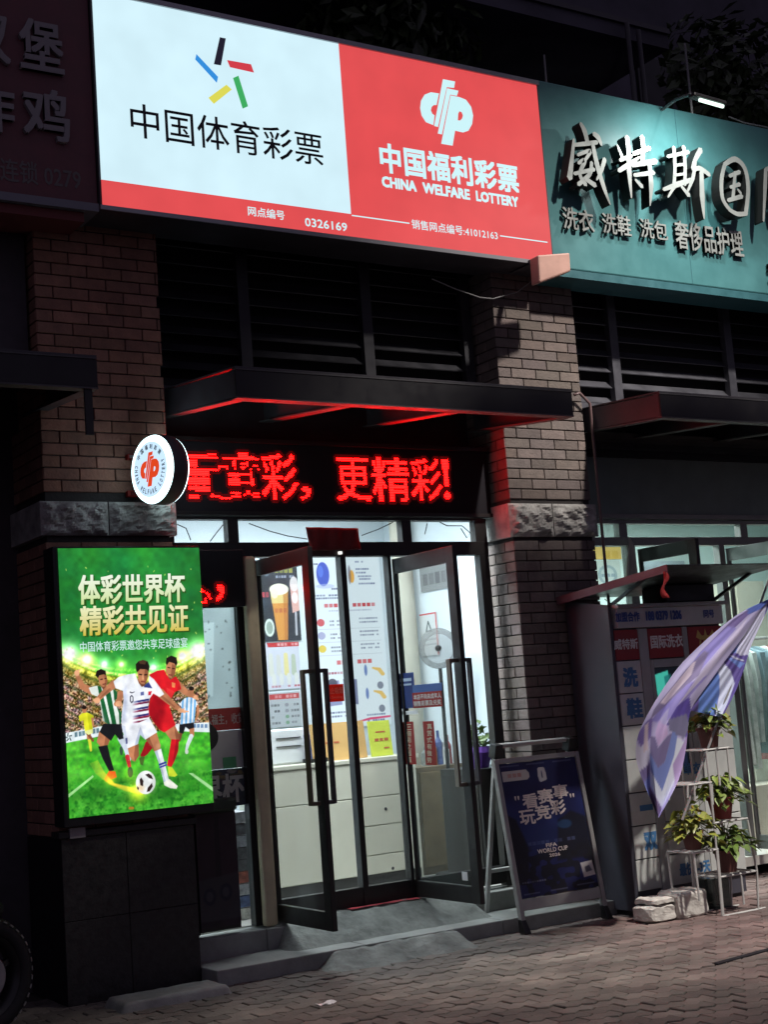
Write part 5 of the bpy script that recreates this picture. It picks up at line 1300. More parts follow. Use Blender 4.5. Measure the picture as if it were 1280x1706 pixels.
def desk_board(name, label, q, col, txt, Y=1.08):
    u0, u1, v0, v1 = onrect(FACE(Y), *q); t = thing(name, label, 'notice board', ((u0 + u1) / 2, Y, 1.13), 'boards standing on the counter')
    fr = Fr((u0, Y, 1.132), (1, 0, 0), (0, .12, 1)); W = u1 - u0; H = max(.12, v1 - 1.132)
    sheet('board', fr, 0, W, 0, H, pm(name + '_sheet', col, .5), t, 0, .012)
    mb = MB()
    for i, (a, b, c, d) in enumerate(txt): bars(mb, fr, [[(a * W, c * H), (b * W, c * H), (b * W, d * H), (a * W, d * H)]], .014)
    obj('print', mb, pm(name + '_print', (.5, .12, .05), .6), t)
desk_board('orange_board', 'orange notice board standing on the counter left of the yellow one', (519, 1203, 609, 1246), (.62, .38, .14), ((.25, .35, .45, .5), (.4, .5, .45, .5), (.72, .8, .45, .5)))
desk_board('yellow_board', 'bright yellow green notice board standing on the counter', (616, 1200, 652, 1246), (.62, .7, .08), ((.3, .75, .66, .7), (.22, .4, .42, .5), (.45, .6, .42, .5), (.66, .85, .42, .5), (.6, .85, .2, .24)))
p = P(567, 1196, Y=1.3); o = MB().lathe((p[0], 1.3, 1.13), (0, 0, 1), [(0, .05), (.02, .05), (.04, .02), (.12, .012), (.16, .03), (.2, .012), (.24, .0001)], 16)
tag(obj('gold_ornament', o, pm('gold_metal', (.5, .36, .1), .4, .6), None, smooth=True), 'small gold ornament on the counter in front of the white board', 'ornament')
u0, u1, v0, v1 = onrect(FACE(1.2), 452, 1214, 505, 1262)
pr = thing('ticket_printer', 'boxy pale ticket machine on the left end of the counter', 'ticket machine', ((u0 + u1) / 2, 1.2, 1.13))
obj('body', MB().box(u0, u1 + .1, 1.2, 1.45, 1.13, v1), m_paper, pr, bevel=.015); obj('slot', MB().box(u0 + .04, u1 - .02, 1.192, 1.199, v1 - .07, v1 - .062).box(u0 + .04, u1 - .02, 1.192, 1.199, v1 - .13, v1 - .122), m_dark_in, pr)
bc = thing('brown_cabinet', 'brown wooden cabinet inside behind the lower half of the right glass door', 'cabinet', (1.3, 1.1, ZF))
obj('body', MB().box(1.16, 1.6, 1.05, 1.4, ZF, 1.02), pm('brown_wood', (.16, .12, .07), .5, var=.25), bc, bevel=.004)
for a in (1.175, 1.385): obj('door', MB().box(a, a + .2, 1.035, 1.049, ZF + .06, .98), pm('brown_wood_door', (.2, .15, .08), .5, var=.25), bc, bevel=.003)
bxs = thing('carton_stack', 'stack of small printed cartons behind the narrow left window', 'cartons', (-.9, .35, ZF))
r_ = random.Random(21)
for k in range(9):
    z = ZF + .075 * k; a = -.95 + r_.uniform(-.02, .02)
    obj('carton', MB().box(a, a + .32, .3, .5, z + .002, z + .072), pm('carton_print', r_.choice([(.4, .45, .5), (.5, .52, .55), (.1, .15, .3), (.4, .12, .08), (.12, .13, .14), (.55, .55, .5)]), .6, var=.5, vscale=25), bxs, bevel=.003)
# dark cabinet and purple plant on the right
cb = thing('low_cabinet', 'low dark cabinet inside against the right wall', 'cabinet', (1.4, .4, ZF)); cz = P(800, 1279, Y=.4)[2]
obj('body', MB().box(1.17, 1.62, .25, .75, ZF, cz), m_black, cb, bevel=.005); obj('door', MB().box(1.165, 1.169, .28, .72, ZF + .05, cz - .04), m_alu, cb)
pc_ = P(800, 1262, Y=.42); pp = thing('wrapped_plant', 'small plant wrapped in purple paper on the dark cabinet behind the door', 'plant', (pc_[0], .42, cz))
obj('wrap', MB().lathe((pc_[0], .42, cz), (0, 0, 1), [(0, .06), (.05, .075), (.11, .10), (.15, .09)], 14), pm('purple_wrap', (.12, .04, .3), .6), pp)
mb = MB(); cc = []; leafcloud(mb, cc, (pc_[0], .42, cz + .2), (.09, .09, .13), 70, .035, (.12, .2, .05), 4); obj('foliage', mb, m_leaf, pp, cols=cc)

# ------------------------------------------------------------------ the laundry shop on the right
tf = thing('storefront', 'grey framed glazed front of the laundry shop behind the locker', 'shop front', (3.2, 0, ZF))
f = MB()
for a, b in ((2.02, 2.06), (2.50, 2.58), (2.56 + .9, 3.52), (4.42, 4.5)): f.box(a, b, -.035, .035, .15, 2.6)
f.box(2.02, 5.6, -.037, .037, 2.56, 2.625); f.box(2.02, 5.6, -.037, .037, 2.728, 2.757)
for a, b in ((2.02, 2.06), (2.44, 2.52), (3.72, 3.8), (4.9, 5.0)): f.box(a, b, -.034, .034, 2.625, 2.728)
obj('frame', f, m_alu_grey, tf, bevel=.003)
for a, b in ((2.06, 2.44), (2.52, 3.72), (3.8, 4.9)): obj('transom_pane', MB().box(a, b, -.004, .004, 2.625, 2.728), m_glass, tf)
obj('side_pane', MB().box(2.06, 2.5, -.004, .004, .15, 2.56), m_glass, tf)
fs = thing('fascia_board', 'dark green grey fascia board over the laundry shop front', 'fascia', (3.5, -.02, 2.76))
obj('board', MB().box(2.03, 5.6, -.05, .06, 2.80, 3.23), m_green_bin, fs); obj('bottom_trim', MB().box(2.03, 5.6, -.06, .06, 2.762, 2.798), m_alu_grey, fs); obj('black_rail', MB().box(2.03, 5.6, -.07, .06, 3.232, 3.29), m_black, fs)  # the topmost box is a plain black rail over the board
mb = MB()
for i in range(5): mb.box(2.03, 5.6, .0 + .004 * (i % 2), .06, 3.3 + i * .028, 3.326 + i * .028)
obj('ribbed_strip', mb, m_alu_grey, fs)
glass_door('open grey glass door behind the locker roof, nearest the brick column', 2.61, .2, 2.53, .62, m_alu, 'doors of the laundry shop')
glass_door('open grey glass door behind the flag at the right edge', 3.54, .2, 2.53, .72, m_alu_grey, 'doors of the laundry shop')
rr_ = thing('shop_room', 'bright pale green lit room of the laundry shop', 'room', (4, 1.2, .15))
m_wall2 = pm('pale_green_wall', (.62, .76, .74), .7, var=.05, vscale=2)
obj('back_wall', MB().box(1.8, 8, 2.6, 2.7, .15, 3.15), m_wall2, rr_); obj('side_wall', MB().box(1.74, 1.8, .21, 2.6, .15, 3.15), m_wall2, rr_); obj('side_wall', MB().box(7.0, 7.06, .1, 2.6, .15, 3.15), m_wall2, rr_)
obj('ceiling', MB().box(1.74, 7.06, .09, 2.7, 3.15, 3.2), m_ceiling, rr_); obj('floor', MB().box(1.74, 7.06, -.05, 2.7, .08, .15), m_floor_in, rr_)
light('laundry_ceiling_light', 'AREA', (3.7, 1.0, 3.1), (3.7, 1.0, 0), 150, (.85, 1., .97), shape='RECTANGLE', size=2.6, size_y=.8)
cl_ = thing('ceiling_light', 'flat white ceiling light inside the laundry shop', 'ceiling light', (3.7, 1, 3.14)); obj('diffuser', MB().box(3.1, 4.3, .8, 1.2, 3.118, 3.146), e_panel, cl_)
FB2 = FACE(2.596)
def yell(C, W, H): C.a = np.ones((H, W, 3)) * np.array([.86, .72, .4]); C.lines(6, 46, 14, 14, (200, 160, 60), 3, .8)
wall_canvas('yellow_poster', 'yellow poster at the top of the laundry shop wall beside the brick column', 'poster', 50, 30, (220, 180, 100), FB2, (985, 905, 1034, 932), m_print, yell, 'laundry shop wall prints')
def embl(C, W, H): C.a = np.ones((H, W, 3)) * np.array([.72, .76, .74]); C.ell((26, 28), 17, 19, (120, 140, 150), .7); C.ell((26, 28), 12, 14, (190, 200, 196), .8); C.lines(14, 40, 26, 6, (100, 120, 140), 3)
wall_canvas('emblem_print', 'pale print with a round grey emblem under the yellow poster', 'poster', 50, 60, (190, 200, 200), FB2, (988, 934, 1034, 985), m_print, embl, 'laundry shop wall prints')
def pale(C, W, H): C.a = np.ones((H, W, 3)) * (np.array([.7, .76, .8])[None, None] * (.85 + .3 * vnoise(W, H, 20, 5))[..., None]); C.lines(4, 76, 30, 8, (120, 140, 190), 5, .5)
wall_canvas('price_print', 'pale blue print seen through the first laundry door', 'poster', 80, 50, (190, 200, 210), FB2, (1070, 935, 1142, 985), m_print, pale, 'laundry shop wall prints')
cab = thing('tall_cabinet', 'tall beige cabinet inside the laundry shop at the right edge', 'cabinet', (5.6, 2.2, .15))
ca, cb_ = P(1236, 1100, Y=1.9)[0], P(1262, 1100, Y=1.9)[0]
obj('body', MB().box(ca, ca + .42, 1.9, 2.4, .15, 2.45), m_beige, cab, bevel=.005); obj('door', MB().box(ca + .02, ca + .40, 1.885, 1.899, .3, 2.4), m_beige, cab)
rk = thing('clothes_rail', 'clothes rail with wrapped garments inside the laundry shop', 'clothes rail', (4.4, 1.0, .15))
obj('rail', MB().tube([(3.5, 1.0, 1.85), (6.2, 1.0, 1.85)], .015).tube([(3.6, 1.0, .15), (3.6, 1.0, 1.85)], .015).tube([(6.1, 1.0, .15), (6.1, 1.0, 1.85)], .015), m_silver, rk)
r_ = random.Random(9)
gcols = [(.6, .65, .63), (.1, .12, .14), (.35, .4, .42), (.5, .1, .1), (.7, .74, .7), (.2, .3, .35), (.05, .06, .07)]
for i in range(24):
    x = 3.7 + i * .1; m = pm('garment_cloth', r_.choice(gcols), .35, var=.3, vscale=9)
    zt_, zb_ = 1.78, r_.uniform(.7, 1.05); mb = MB()
    for k, (zz_, w_) in enumerate(((zt_, .03), (zt_ - .06, .2), (zt_ - .3, .23), (zb_, .22 + r_.uniform(-.03, .05)))):
        d = .02 + .01 * r_.random()
        mb.v += [(x - d, 1.0 - w_, zz_), (x + d, 1.0 - w_, zz_), (x + d, 1.0 + w_, zz_), (x - d, 1.0 + w_, zz_)]
    for k in range(3):
        for j in range(4): mb.f.append((k * 4 + j, (k + 1) * 4 + j, (k + 1) * 4 + (j + 1) % 4, k * 4 + (j + 1) % 4)); mb.mi.append(0)
    g_ = obj('garment', mb, m, None, at=(x, 1.0, zb_)); tag(g_, 'wrapped garment hanging on the rail inside the laundry shop', 'garment', 'garments on the laundry rail')
lowc = MB().box(2.9, 6.4, .5, .85, .15, .62); tag(obj('low_bench', lowc, m_beige, None, bevel=.01), 'low pale bench inside the laundry shop under the clothes rail', 'bench')
fc_ = [P(x, y, Y=-.09) for x, y in ((1049, 894), (1040, 985), (1066, 985), (1056, 905))]
mb = MB(); o = 0
for j in range(9):
    t = j / 8
    for i in range(9):
        u = i / 8; a = Vector(fc_[0]).lerp(Vector(fc_[1]), t); b = Vector(fc_[3]).lerp(Vector(fc_[2]), t)
        q = a.lerp(b, u); mb.v.append((q.x, q.y - .03 * math.sin(u * 9) * t, q.z))
for j in range(8):
    for i in range(8): mb.f.append((j * 9 + i, (j + 1) * 9 + i, (j + 1) * 9 + i + 1, j * 9 + i + 1)); mb.mi.append(0)
o = obj('folded_cloth', mb, m_beige, None, smooth=True, at=tuple(fc_[1])); tag(o, 'folded beige cloth hanging by the laundry shop door behind the locker roof', 'cloth'); s_ = o.modifiers.new('S', 'SOLIDIFY'); s_.thickness = .004

# drain pipe at the corner of the right column
pts = [P(x, y, Y=-.3) for x, y in ((957, 658), (966, 655), (970, 672), (978, 740), (990, 828), (996, 900), (999, 972), (1001, 1060))]
pts = [pts[0], pts[1]] + [(2.035, -.3, p[2]) for p in pts[2:]] + [(2.035, -.3, .1)]
tag(obj('drain_pipe', MB().tube(pts, .011, 8), m_pipe, None, smooth=True, at=(2.03, -.3, .1)), 'thin reddish pipe running down the corner of the right brick column', 'pipe')

# ------------------------------------------------------------------ A-frame board
ab = thing('sandwich_board', 'silver framed standing poster board with a dark blue match poster beside the doors', 'sandwich board', (1.14, -.4, 0))
fo = Vector((.80, -.60, .0)); ft = Vector((.80, -.43, 1.12))
FA = Fr(fo, (1, 0, 0), ft - fo)
aw0 = on(FA, 869, 1500)[0] - .005; aw1 = on(FA, 1001, 1488)[0] + .02
tl_ = on(FA, 820, 1262); tr_ = on(FA, 957, 1256); HT = (tl_[1] + tr_[1]) / 2; v0 = on(FA, 930, 1502)[1]
aw0 = (aw0 + tl_[0]) / 2; aw1 = (aw1 + tr_[0]) / 2
for u in (aw0, aw1):
    f = MB(); f.prism(FA, [(u - .016, .05), (u + .016, .05), (u + .016, HT), (u - .016, HT)], -.02, .02); obj('front_leg', f, m_silver, ab, bevel=.004)
f = MB(); f.prism(FA, [(aw0 + .017, HT - .03), (aw1 - .017, HT - .03), (aw1 - .017, HT + .002), (aw0 + .017, HT + .002)], -.018, .018); obj('cross_rail', f, m_silver, ab, bevel=.004); f = MB(); f.prism(FA, [(aw0 + .017, v0 - .02), (aw1 - .017, v0 - .02), (aw1 - .017, v0 + .05), (aw0 + .017, v0 + .05)], -.018, .012)
obj('cross_rail', f, m_silver, ab, bevel=.004)
pu0, pu1, pv0, pv1 = aw0 + .018, aw1 - .018, v0 + .055, HT - .034
def match(C, W, H):
    n = vnoise(W, H, 26, 1); n2_ = vnoise(W, H, 9, 2); v = C.Y / H
    C.a = np.stack([14 + 14 * n, 16 + 20 * n + 10 * np.exp(-((v - .55) / .18) ** 2), 60 + 30 * n + 16 * np.exp(-((v - .5) / .25) ** 2)], -1) / 255.
    C.blend(np.clip((v - .62) / .1, 0, 1) * (n2_ > .5) * .75, (8, 8, 18)); C.poly([(0, 90), (14, 100), (26, 150), (20, 196), (0, 190)], (12, 12, 24), .85, 4)
    C.poly([(82, 110), (106, 96), (130, 110), (130, 180), (70, 180)], (10, 10, 20), .75, 5); C.ell((92, 118), 12, 8, (40, 90, 140), .6, 3)
    C.poly([(4, 14), (44, 14), (48, 20), (48, 28), (44, 32), (4, 32)], (196, 192, 186)); C.lines(12, 44, 19, 7, (180, 100, 90), 4, .6)
    C.cap([(66, 16), (72, 16), (73, 24), (73, 34), (66, 36), (65, 28), (66, 16)], [3] * 7, (200, 200, 200))
    C.poly([(106, 190), (126, 188), (128, 214), (108, 216)], (190, 186, 186)); C.poly([(112, 198), (120, 196), (124, 206), (113, 208)], (70, 70, 90), .8)
    for a, b, y in ((4, 34, 4), (46, 76, 4), (90, 122, 4), (6, 32, 228), (50, 78, 228), (94, 124, 226)): C.poly([(a, y), (b, y), (b, y + 2.5), (a, y + 2.5)], (120, 124, 150), .6)
    C.lines(26, 106, 142, 6, (90, 100, 140), 11, .7); C.lines(6, 46, 208, 3, (150, 150, 165), 10, .7)
C = Canvas(130, 236, (20, 20, 70)); match(C, 130, 236)
sheet('board', FA, pu0, pu1, pv0, pv1, m_black, ab, -.004, .008); C.build('match_poster', FA, pu0, pu1, pv0, pv1, m_print, ab, .006)
m_pink_txt = pm('pale_pink_print', (.75, .66, .62), .6)
mb = MB(); PW, PH = pu1 - pu0, pv1 - pv0
def pt_(s, a, b, c, d, h=.008, dz=0, **k): text(mb, s, FA, pu0 + a * PW, pu0 + b * PW, pv0 + c * PH, pv0 + d * PH, h=h, **k)
for i, c_ in enumerate('看赛事'): pt_(c_, .22 + i * .205, .42 + i * .205, .648 + i * .022, .758 + i * .022, bold=.03)
for i, c_ in enumerate('玩竞彩'): pt_(c_, .15 + i * .205, .35 + i * .205, .53 + i * .022, .64 + i * .022, bold=.03)
pt_('"', .13, .19, .72, .75, bold=.02); pt_('"', .84, .9, .69, .72, bold=.02)
obj('headline', mb, m_pink_txt, ab)
mb = MB(); pt_('FIFA', .42, .56, .345, .372, bold=.03); pt_('WORLD CUP', .3, .69, .305, .338, bold=.03); pt_('2026', .44, .58, .27, .294, bold=.05)
obj('small_lettering', mb, m_pink_txt, ab)
# rear frame, hinged at the top
FB_ = Fr((.9, -.12, 0), (1, 0, 0), Vector((0, -.27, 1.14)))
r0 = on(FB_, 838, 1535)[0]; 
hb = on(FB_, 826, 1245); he = on(FB_, 938, 1239)
f = MB()
for u in (hb[0] - .0, he[0] + .05): f.prism(FB_, [(u - .014, .06), (u + .014, .06), (u + .014, hb[1]), (u - .014, hb[1])], -.014, .014)
f.prism(FB_, [(hb[0] + .015, .36), (he[0] + .035, .36), (he[0] + .035, .385), (hb[0] + .015, .385)], -.01, .01)
obj('rear_frame', f, m_white_metal, ab, bevel=.003)
f = MB(); f.prism(FB_, [(hb[0] + .03, hb[1] - .005), (he[0] + .02, hb[1] - .005), (he[0] + .02, hb[1] + .022), (hb[0] + .03, hb[1] + .022)], -.02, .02); obj('top_bar', f, m_silver, ab, bevel=.006)
for u in (hb[0], he[0] + .05):
    f = MB(); f.prism(FB_, [(u - .035, hb[1] - .07), (u + .035, hb[1] - .07), (u + .03, hb[1] + .025), (u - .03, hb[1] + .025)], -.03, .045); obj('hinge_cap', f, m_black, ab, bevel=.008)
for u, fr in ((aw0, FA), (aw1, FA), (hb[0], FB_), (he[0] + .05, FB_)):
    b_ = fr(u, .0); sy = -1 if fr is FA else 1
    f = MB(); f.hexa([(b_.x - .022, b_.y - .045, .0), (b_.x + .03, b_.y - .045, .0), (b_.x + .03, b_.y + .03, .0), (b_.x - .022, b_.y + .03, .0), (b_.x - .02, b_.y - .018 - .012 * sy, .09), (b_.x + .02, b_.y - .018 - .012 * sy, .09), (b_.x + .02, b_.y + .022 - .012 * sy, .09), (b_.x - .02, b_.y + .022 - .012 * sy, .09)])
    obj('rubber_foot', f, m_black, ab, bevel=.008)

# ------------------------------------------------------------------ laundry locker
LX0, LX1, LY0, LY1, LZ1 = 1.655, 2.70, -.72, -.27, 2.06
lk = thing('laundry_locker', 'tall dark grey laundry drop locker with red and white front panels under a slanting roof', 'locker', (2.17, -.5, 0))
FL = FACE(LY0)
obj('side_panel', MB().add([(LX0, LY0, .03), (LX0, LY1, .03), (LX0, LY1, 2.14), (LX0, LY0, 2.06), (LX0 + .03, LY0, .03), (LX0 + .03, LY1, .03), (LX0 + .03, LY1, 2.14), (LX0 + .03, LY0, 2.06)],
    [(0, 1, 2, 3)[::-1], (4, 5, 6, 7), (0, 1, 5, 4), (1, 2, 6, 5), (2, 3, 7, 6), (3, 0, 4, 7)]), m_locker_side, lk, bevel=.004)
obj('body', MB().box(LX0 + .031, LX1, LY0 + .02, LY1, .03, 1.93), m_locker_side, lk)
obj('plinth', MB().box(LX0 + .02, LX1 - .02, LY0 + .04, LY1 - .02, 0, .03), m_black, lk)
c1a, c1b = LX0 + .035, on(FL, 1071, 1180)[0]; 
cA = on(FL, 1024, 1120)[0]; cB = on(FL, 1069, 1120)[0]; cC = on(FL, 1086, 1120)[0]; cD = on(FL, 1143, 1120)[0]; cE = on(FL, 1153, 1120)[0]; cF = LX1
cA = LX0 + .035
rows = [on(FL, 1048, y)[1] for y in (1048, 1100, 1155, 1209, 1266, 1322, 1378, 1435, 1489)]
def lp_(nm, a, b, z0, z1, mat, lab=None): return obj(nm, MB().box(a, b, LY0, LY0 + .018, z0, z1), mat, lk, bevel=.003, label=lab)
m_red2 = pm('locker_red', (.26, .022, .025), .5, var=.1)
for a, b in ((cA, cB), (cC, cD), (cE, cF)): lp_('red_panel', a, b, rows[1] + .004, rows[0] - .004, m_red2)
mw_ = pm('locker_white_door', (.5, .52, .5), .5, var=.12)
for k in range(1, 8):
    lp_('locker_door', cA, cB, rows[k + 1] + .004, rows[k] - .004, mw_)
for a, b in ((cB + .004, cC - .004), (cD + .004, cE - .004)): lp_('divider', a, b, .06, rows[0], m_locker)
zs = on(FL, 1120, 1290)[1]
for a, b in ((cC, cC + .03), (cD - .03, cD)): lp_('screen_frame', a, b, zs, rows[1] - .004, m_locker)
lp_('screen_frame', cC + .031, cD - .031, rows[1] - .06, rows[1] - .004, m_locker)
obj('screen_recess', MB().box(cC + .03, cD - .03, LY0 + .014, LY0 + .019, zs, rows[1] - .06), m_black, lk)
C = Canvas(40, 90, (10, 16, 22)); C.poly([(1, 6), (20, 3), (24, 28), (3, 32)], (70, 190, 170)); C.poly([(14, 8), (24, 6), (24, 26), (16, 28)], (30, 110, 110), .8); 
for i in range(7): C.cap([(2 + i * 3, 36), (8 + i * 2.4, 62)], [1, 1], ((150, 190, 220), (40, 80, 150), (200, 220, 230))[i % 3], .9)
C.poly([(10, 66), (36, 66), (36, 88), (10, 88)], (30, 40, 70), .7)
C.build('screen', FL, cC + .032, cD - .032, zs + .02, rows[1] - .065, pm('screen_glow', (.5, .5, .5), .3, attr='Col', estr=.8), lk, -.010)
kk = [zs, rows[5], rows[6], rows[7], rows[8]]
for a, b in ((cC, cD),):
    for k in range(4): lp_('locker_door', a, b, kk[k + 1] + .004, kk[k] - .004, mw_)
for k in range(1, 8): lp_('locker_door', cE, cF, rows[k + 1] + .004, rows[k] - .004, mw_)
def ltext(nm, s, q, mat, **k):
    mb = MB(); text(mb, s, FL, *onrect(FL, *q), h=.0015, **k); obj(nm, mb, mat, lk)
ltext('red_panel_lettering', '威特斯', (1023, 1064, 1063, 1082), m_white_txt, bold=.03); ltext('red_panel_lettering', '国际洗衣', (1084, 1057, 1138, 1079), m_white_txt, bold=.03)
ltext('door_lettering', '洗', (1038, 1111, 1063, 1145), m_blue_txt, bold=.05); ltext('door_lettering', '鞋', (1044, 1162, 1071, 1197), m_blue_txt, bold=.05)
ltext('door_lettering', '一', (1066, 1340, 1088, 1350), m_blue_txt, bold=.03); ltext('door_lettering', '双', (1073, 1385, 1096, 1416), m_blue_txt, bold=.06)
ltext('door_lettering', '单衣', (1139, 1270, 1168, 1290), m_blue_txt, bold=.03); ltext('door_lettering', '最快1-3天', (1132, 1434, 1184, 1456), m_blue_txt, bold=.04)
mb = MB(); ge = [[(.0, .55), (.12, .9), (.3, .62), (.42, .62), (.5, .95), (.58, .62), (.7, .62), (.88, .9), (1, .55), (.8, .42), (.2, .42)], [(.1, .0), (.22, .0), (.26, .4), (.16, .4)], [(.36, 0), (.46, 0), (.46, .4), (.36, .4)], [(.56, 0), (.66, 0), (.64, .4), (.56, .4)], [(.78, 0), (.9, 0), (.84, .4), (.74, .4)]]
ge_r = onrect(FL, 1160, 1045, 1192, 1080)
bars(mb, FL, [ccw([(ge_r[0] + (ge_r[1] - ge_r[0]) * a, ge_r[2] + (ge_r[3] - ge_r[2]) * b) for a, b in q]) for q in ge], .0015); obj('gold_emblem', mb, m_gold_txt, lk)
# header board
FH = FACE(LY0 - .03); h0 = onrect(FH, 1020, 1014, 1194, 1040)
obj('header_board', MB().box(LX0 + .05, LX1 + .0, LY0 - .028, LY0 + .03, h0[2] - .012, h0[3] + .012), pm('header_grey', (.5, .51, .52), .5, var=.1), lk, bevel=.004)
obj('header_cap', MB().box(LX0 + .04, LX1 + .03, LY0 - .06, LY0 + .06, h0[3] + .014, h0[3] + .04), m_locker, lk, bevel=.003)
mb = MB(); text(mb, '加盟合作', FH, *onrect(FH, 1025, 1019, 1066, 1036), h=.002, bold=.04); text(mb, '188 0379 1206', FH, *onrect(FH, 1076, 1017, 1136, 1033), h=.002, bold=.06); text(mb, '同号', FH, *onrect(FH, 1172, 1016, 1190, 1029), h=.002, bold=.03)
obj('header_lettering', mb, pm('header_blue', (.05, .09, .3), .6), lk)
# roof
ry0, ry1, rz0, rz1 = -1.40, -.26, 2.255, 2.16
rx0, rx1 = 1.595, 2.72
s = MB().hexa([(rx0, ry0, rz0 - .004), (rx1, ry0, rz0 - .004), (rx1, ry1, rz1 - .004), (rx0, ry1, rz1 - .004), (rx0, ry0, rz0 + .004), (rx1, ry0, rz0 + .004), (rx1, ry1, rz1 + .004), (rx0, ry1, rz1 + .004)])
obj('roof_sheet', s, m_black, lk)
s = MB().hexa([(rx0 - .006, ry0, rz0 - .045), (rx0 - .001, ry0, rz0 - .045), (rx0 - .001, ry1, rz1 - .05), (rx0 - .006, ry1, rz1 - .05), (rx0 - .006, ry0, rz0 + .006), (rx0 - .001, ry0, rz0 + .006), (rx0 - .001, ry1, rz1 + .006), (rx0 - .006, ry1, rz1 + .006)])
obj('roof_edge', s, m_purple, lk)
for x in (LX0 + .05, LX1 - .05):
    obj('roof_bracket', MB().bar((x, LY0 + .03, 2.06), (x, ry0 + .3, rz0 - .03), .02), m_black, lk); obj('roof_post', MB().box(x - .012, x + .012, LY1 - .03, LY1 - .006, 1.93, rz1), m_black, lk)
bb = [P(x, y, Y=-.75) for x, y in ((1112, 1007), (1192, 1000))]
obj('control_box', MB().box(bb[0][0], bb[1][0], -.75, -.5, h0[3] + .045, 2.19), m_black, lk, bevel=.006)
rb = MB(); 
for j in range(10):
    t = j / 9; p = P(1108 + 3 * math.sin(t * 7), 952 + 44 * t, Y=-1.38); w_ = .012 + .012 * t
    rb.v += [(p[0] - w_, p[1] + .01 * math.sin(t * 9), p[2]), (p[0] + w_, p[1] - .01 * math.sin(t * 8), p[2])]
for j in range(9): rb.f.append((2 * j, 2 * j + 2, 2 * j + 3, 2 * j + 1)); rb.mi.append(0)
o = obj('red_ribbon', rb, pm('red_ribbon_cloth', (.45, .03, .03), .7), None, smooth=True, at=tuple(P(1108, 952, Y=-1.38))); tag(o, 'short red ribbon hanging from the front edge of the locker roof', 'ribbon')
s_ = o.modifiers.new('S', 'SOLIDIFY'); s_.thickness = .002
cable('thin wires dangling at the top corner of the locker header', [P(x, y, Y=-.76) for x, y in ((1008, 998), (1016, 1004), (1028, 1006), (1040, 1010), (1050, 1008))], .003)

# ------------------------------------------------------------------ plant stand and pots
YS_ = -1.2
psd = thing('plant_stand', 'white metal plant stand with stepped shelves in front of the locker', 'plant stand', (2.1, -1.1, 0))
def V(px, py, Y=YS_): return Vector(P(px, py, Y=Y))
f = MB(); R_r = .0075
def rod_(a, b): f.tube([a, b], R_r, 6)
dp = Vector((0, .24, 0))
def shelf(pl, pr):
    a, b = V(*pl), V(*pr); b.z = a.z
    for q in ((a, b), (a + dp, b + dp), (a, a + dp), (b, b + dp)): rod_(*q)
    for k in (1, 2, 3): rod_(a.lerp(b, k / 4), a.lerp(b, k / 4) + dp)
    return a, b
A1 = shelf((1170, 1250), (1215, 1244)); A2 = shelf((1146, 1308), (1186, 1305)); A3 = shelf((1190, 1371), (1246, 1366)); A4 = shelf((1156, 1421), (1196, 1418)); A5 = shelf((1200, 1461), (1262, 1455))
for top, px in ((A1[0], 1180), (A1[0], 1196), (A1[1], 1215)):
    pass
def leg(a, b): rod_(a, b); rod_(a + dp, b + dp)
leg(V(1177, 1251), V(1190, 1371)); leg(V(1193, 1249), V(1200, 1308)); leg(V(1212, 1247), V(1217, 1300)); leg(A2[0], V(1146, 1329)); leg(V(1157, 1308), V(1158, 1334)); leg(V(1186, 1306), V(1188, 1340))
leg(V(1190, 1371), V(1204, 1525)); leg(V(1246, 1366), A5[1]); leg(A5[0], V(1206, 1526)); leg(A5[1], V(1264, 1516)); leg(V(1235, 1458), V(1240, 1506)); leg(A4[1], V(1200, 1461)); leg(A4[0], V(1166, 1500))
a_, b_ = V(1204, 1526), V(1276, 1515); b_.z = a_.z; rod_(a_, b_); rod_(a_ + dp, b_ + dp)
obj('frame', f, m_white_metal, psd)
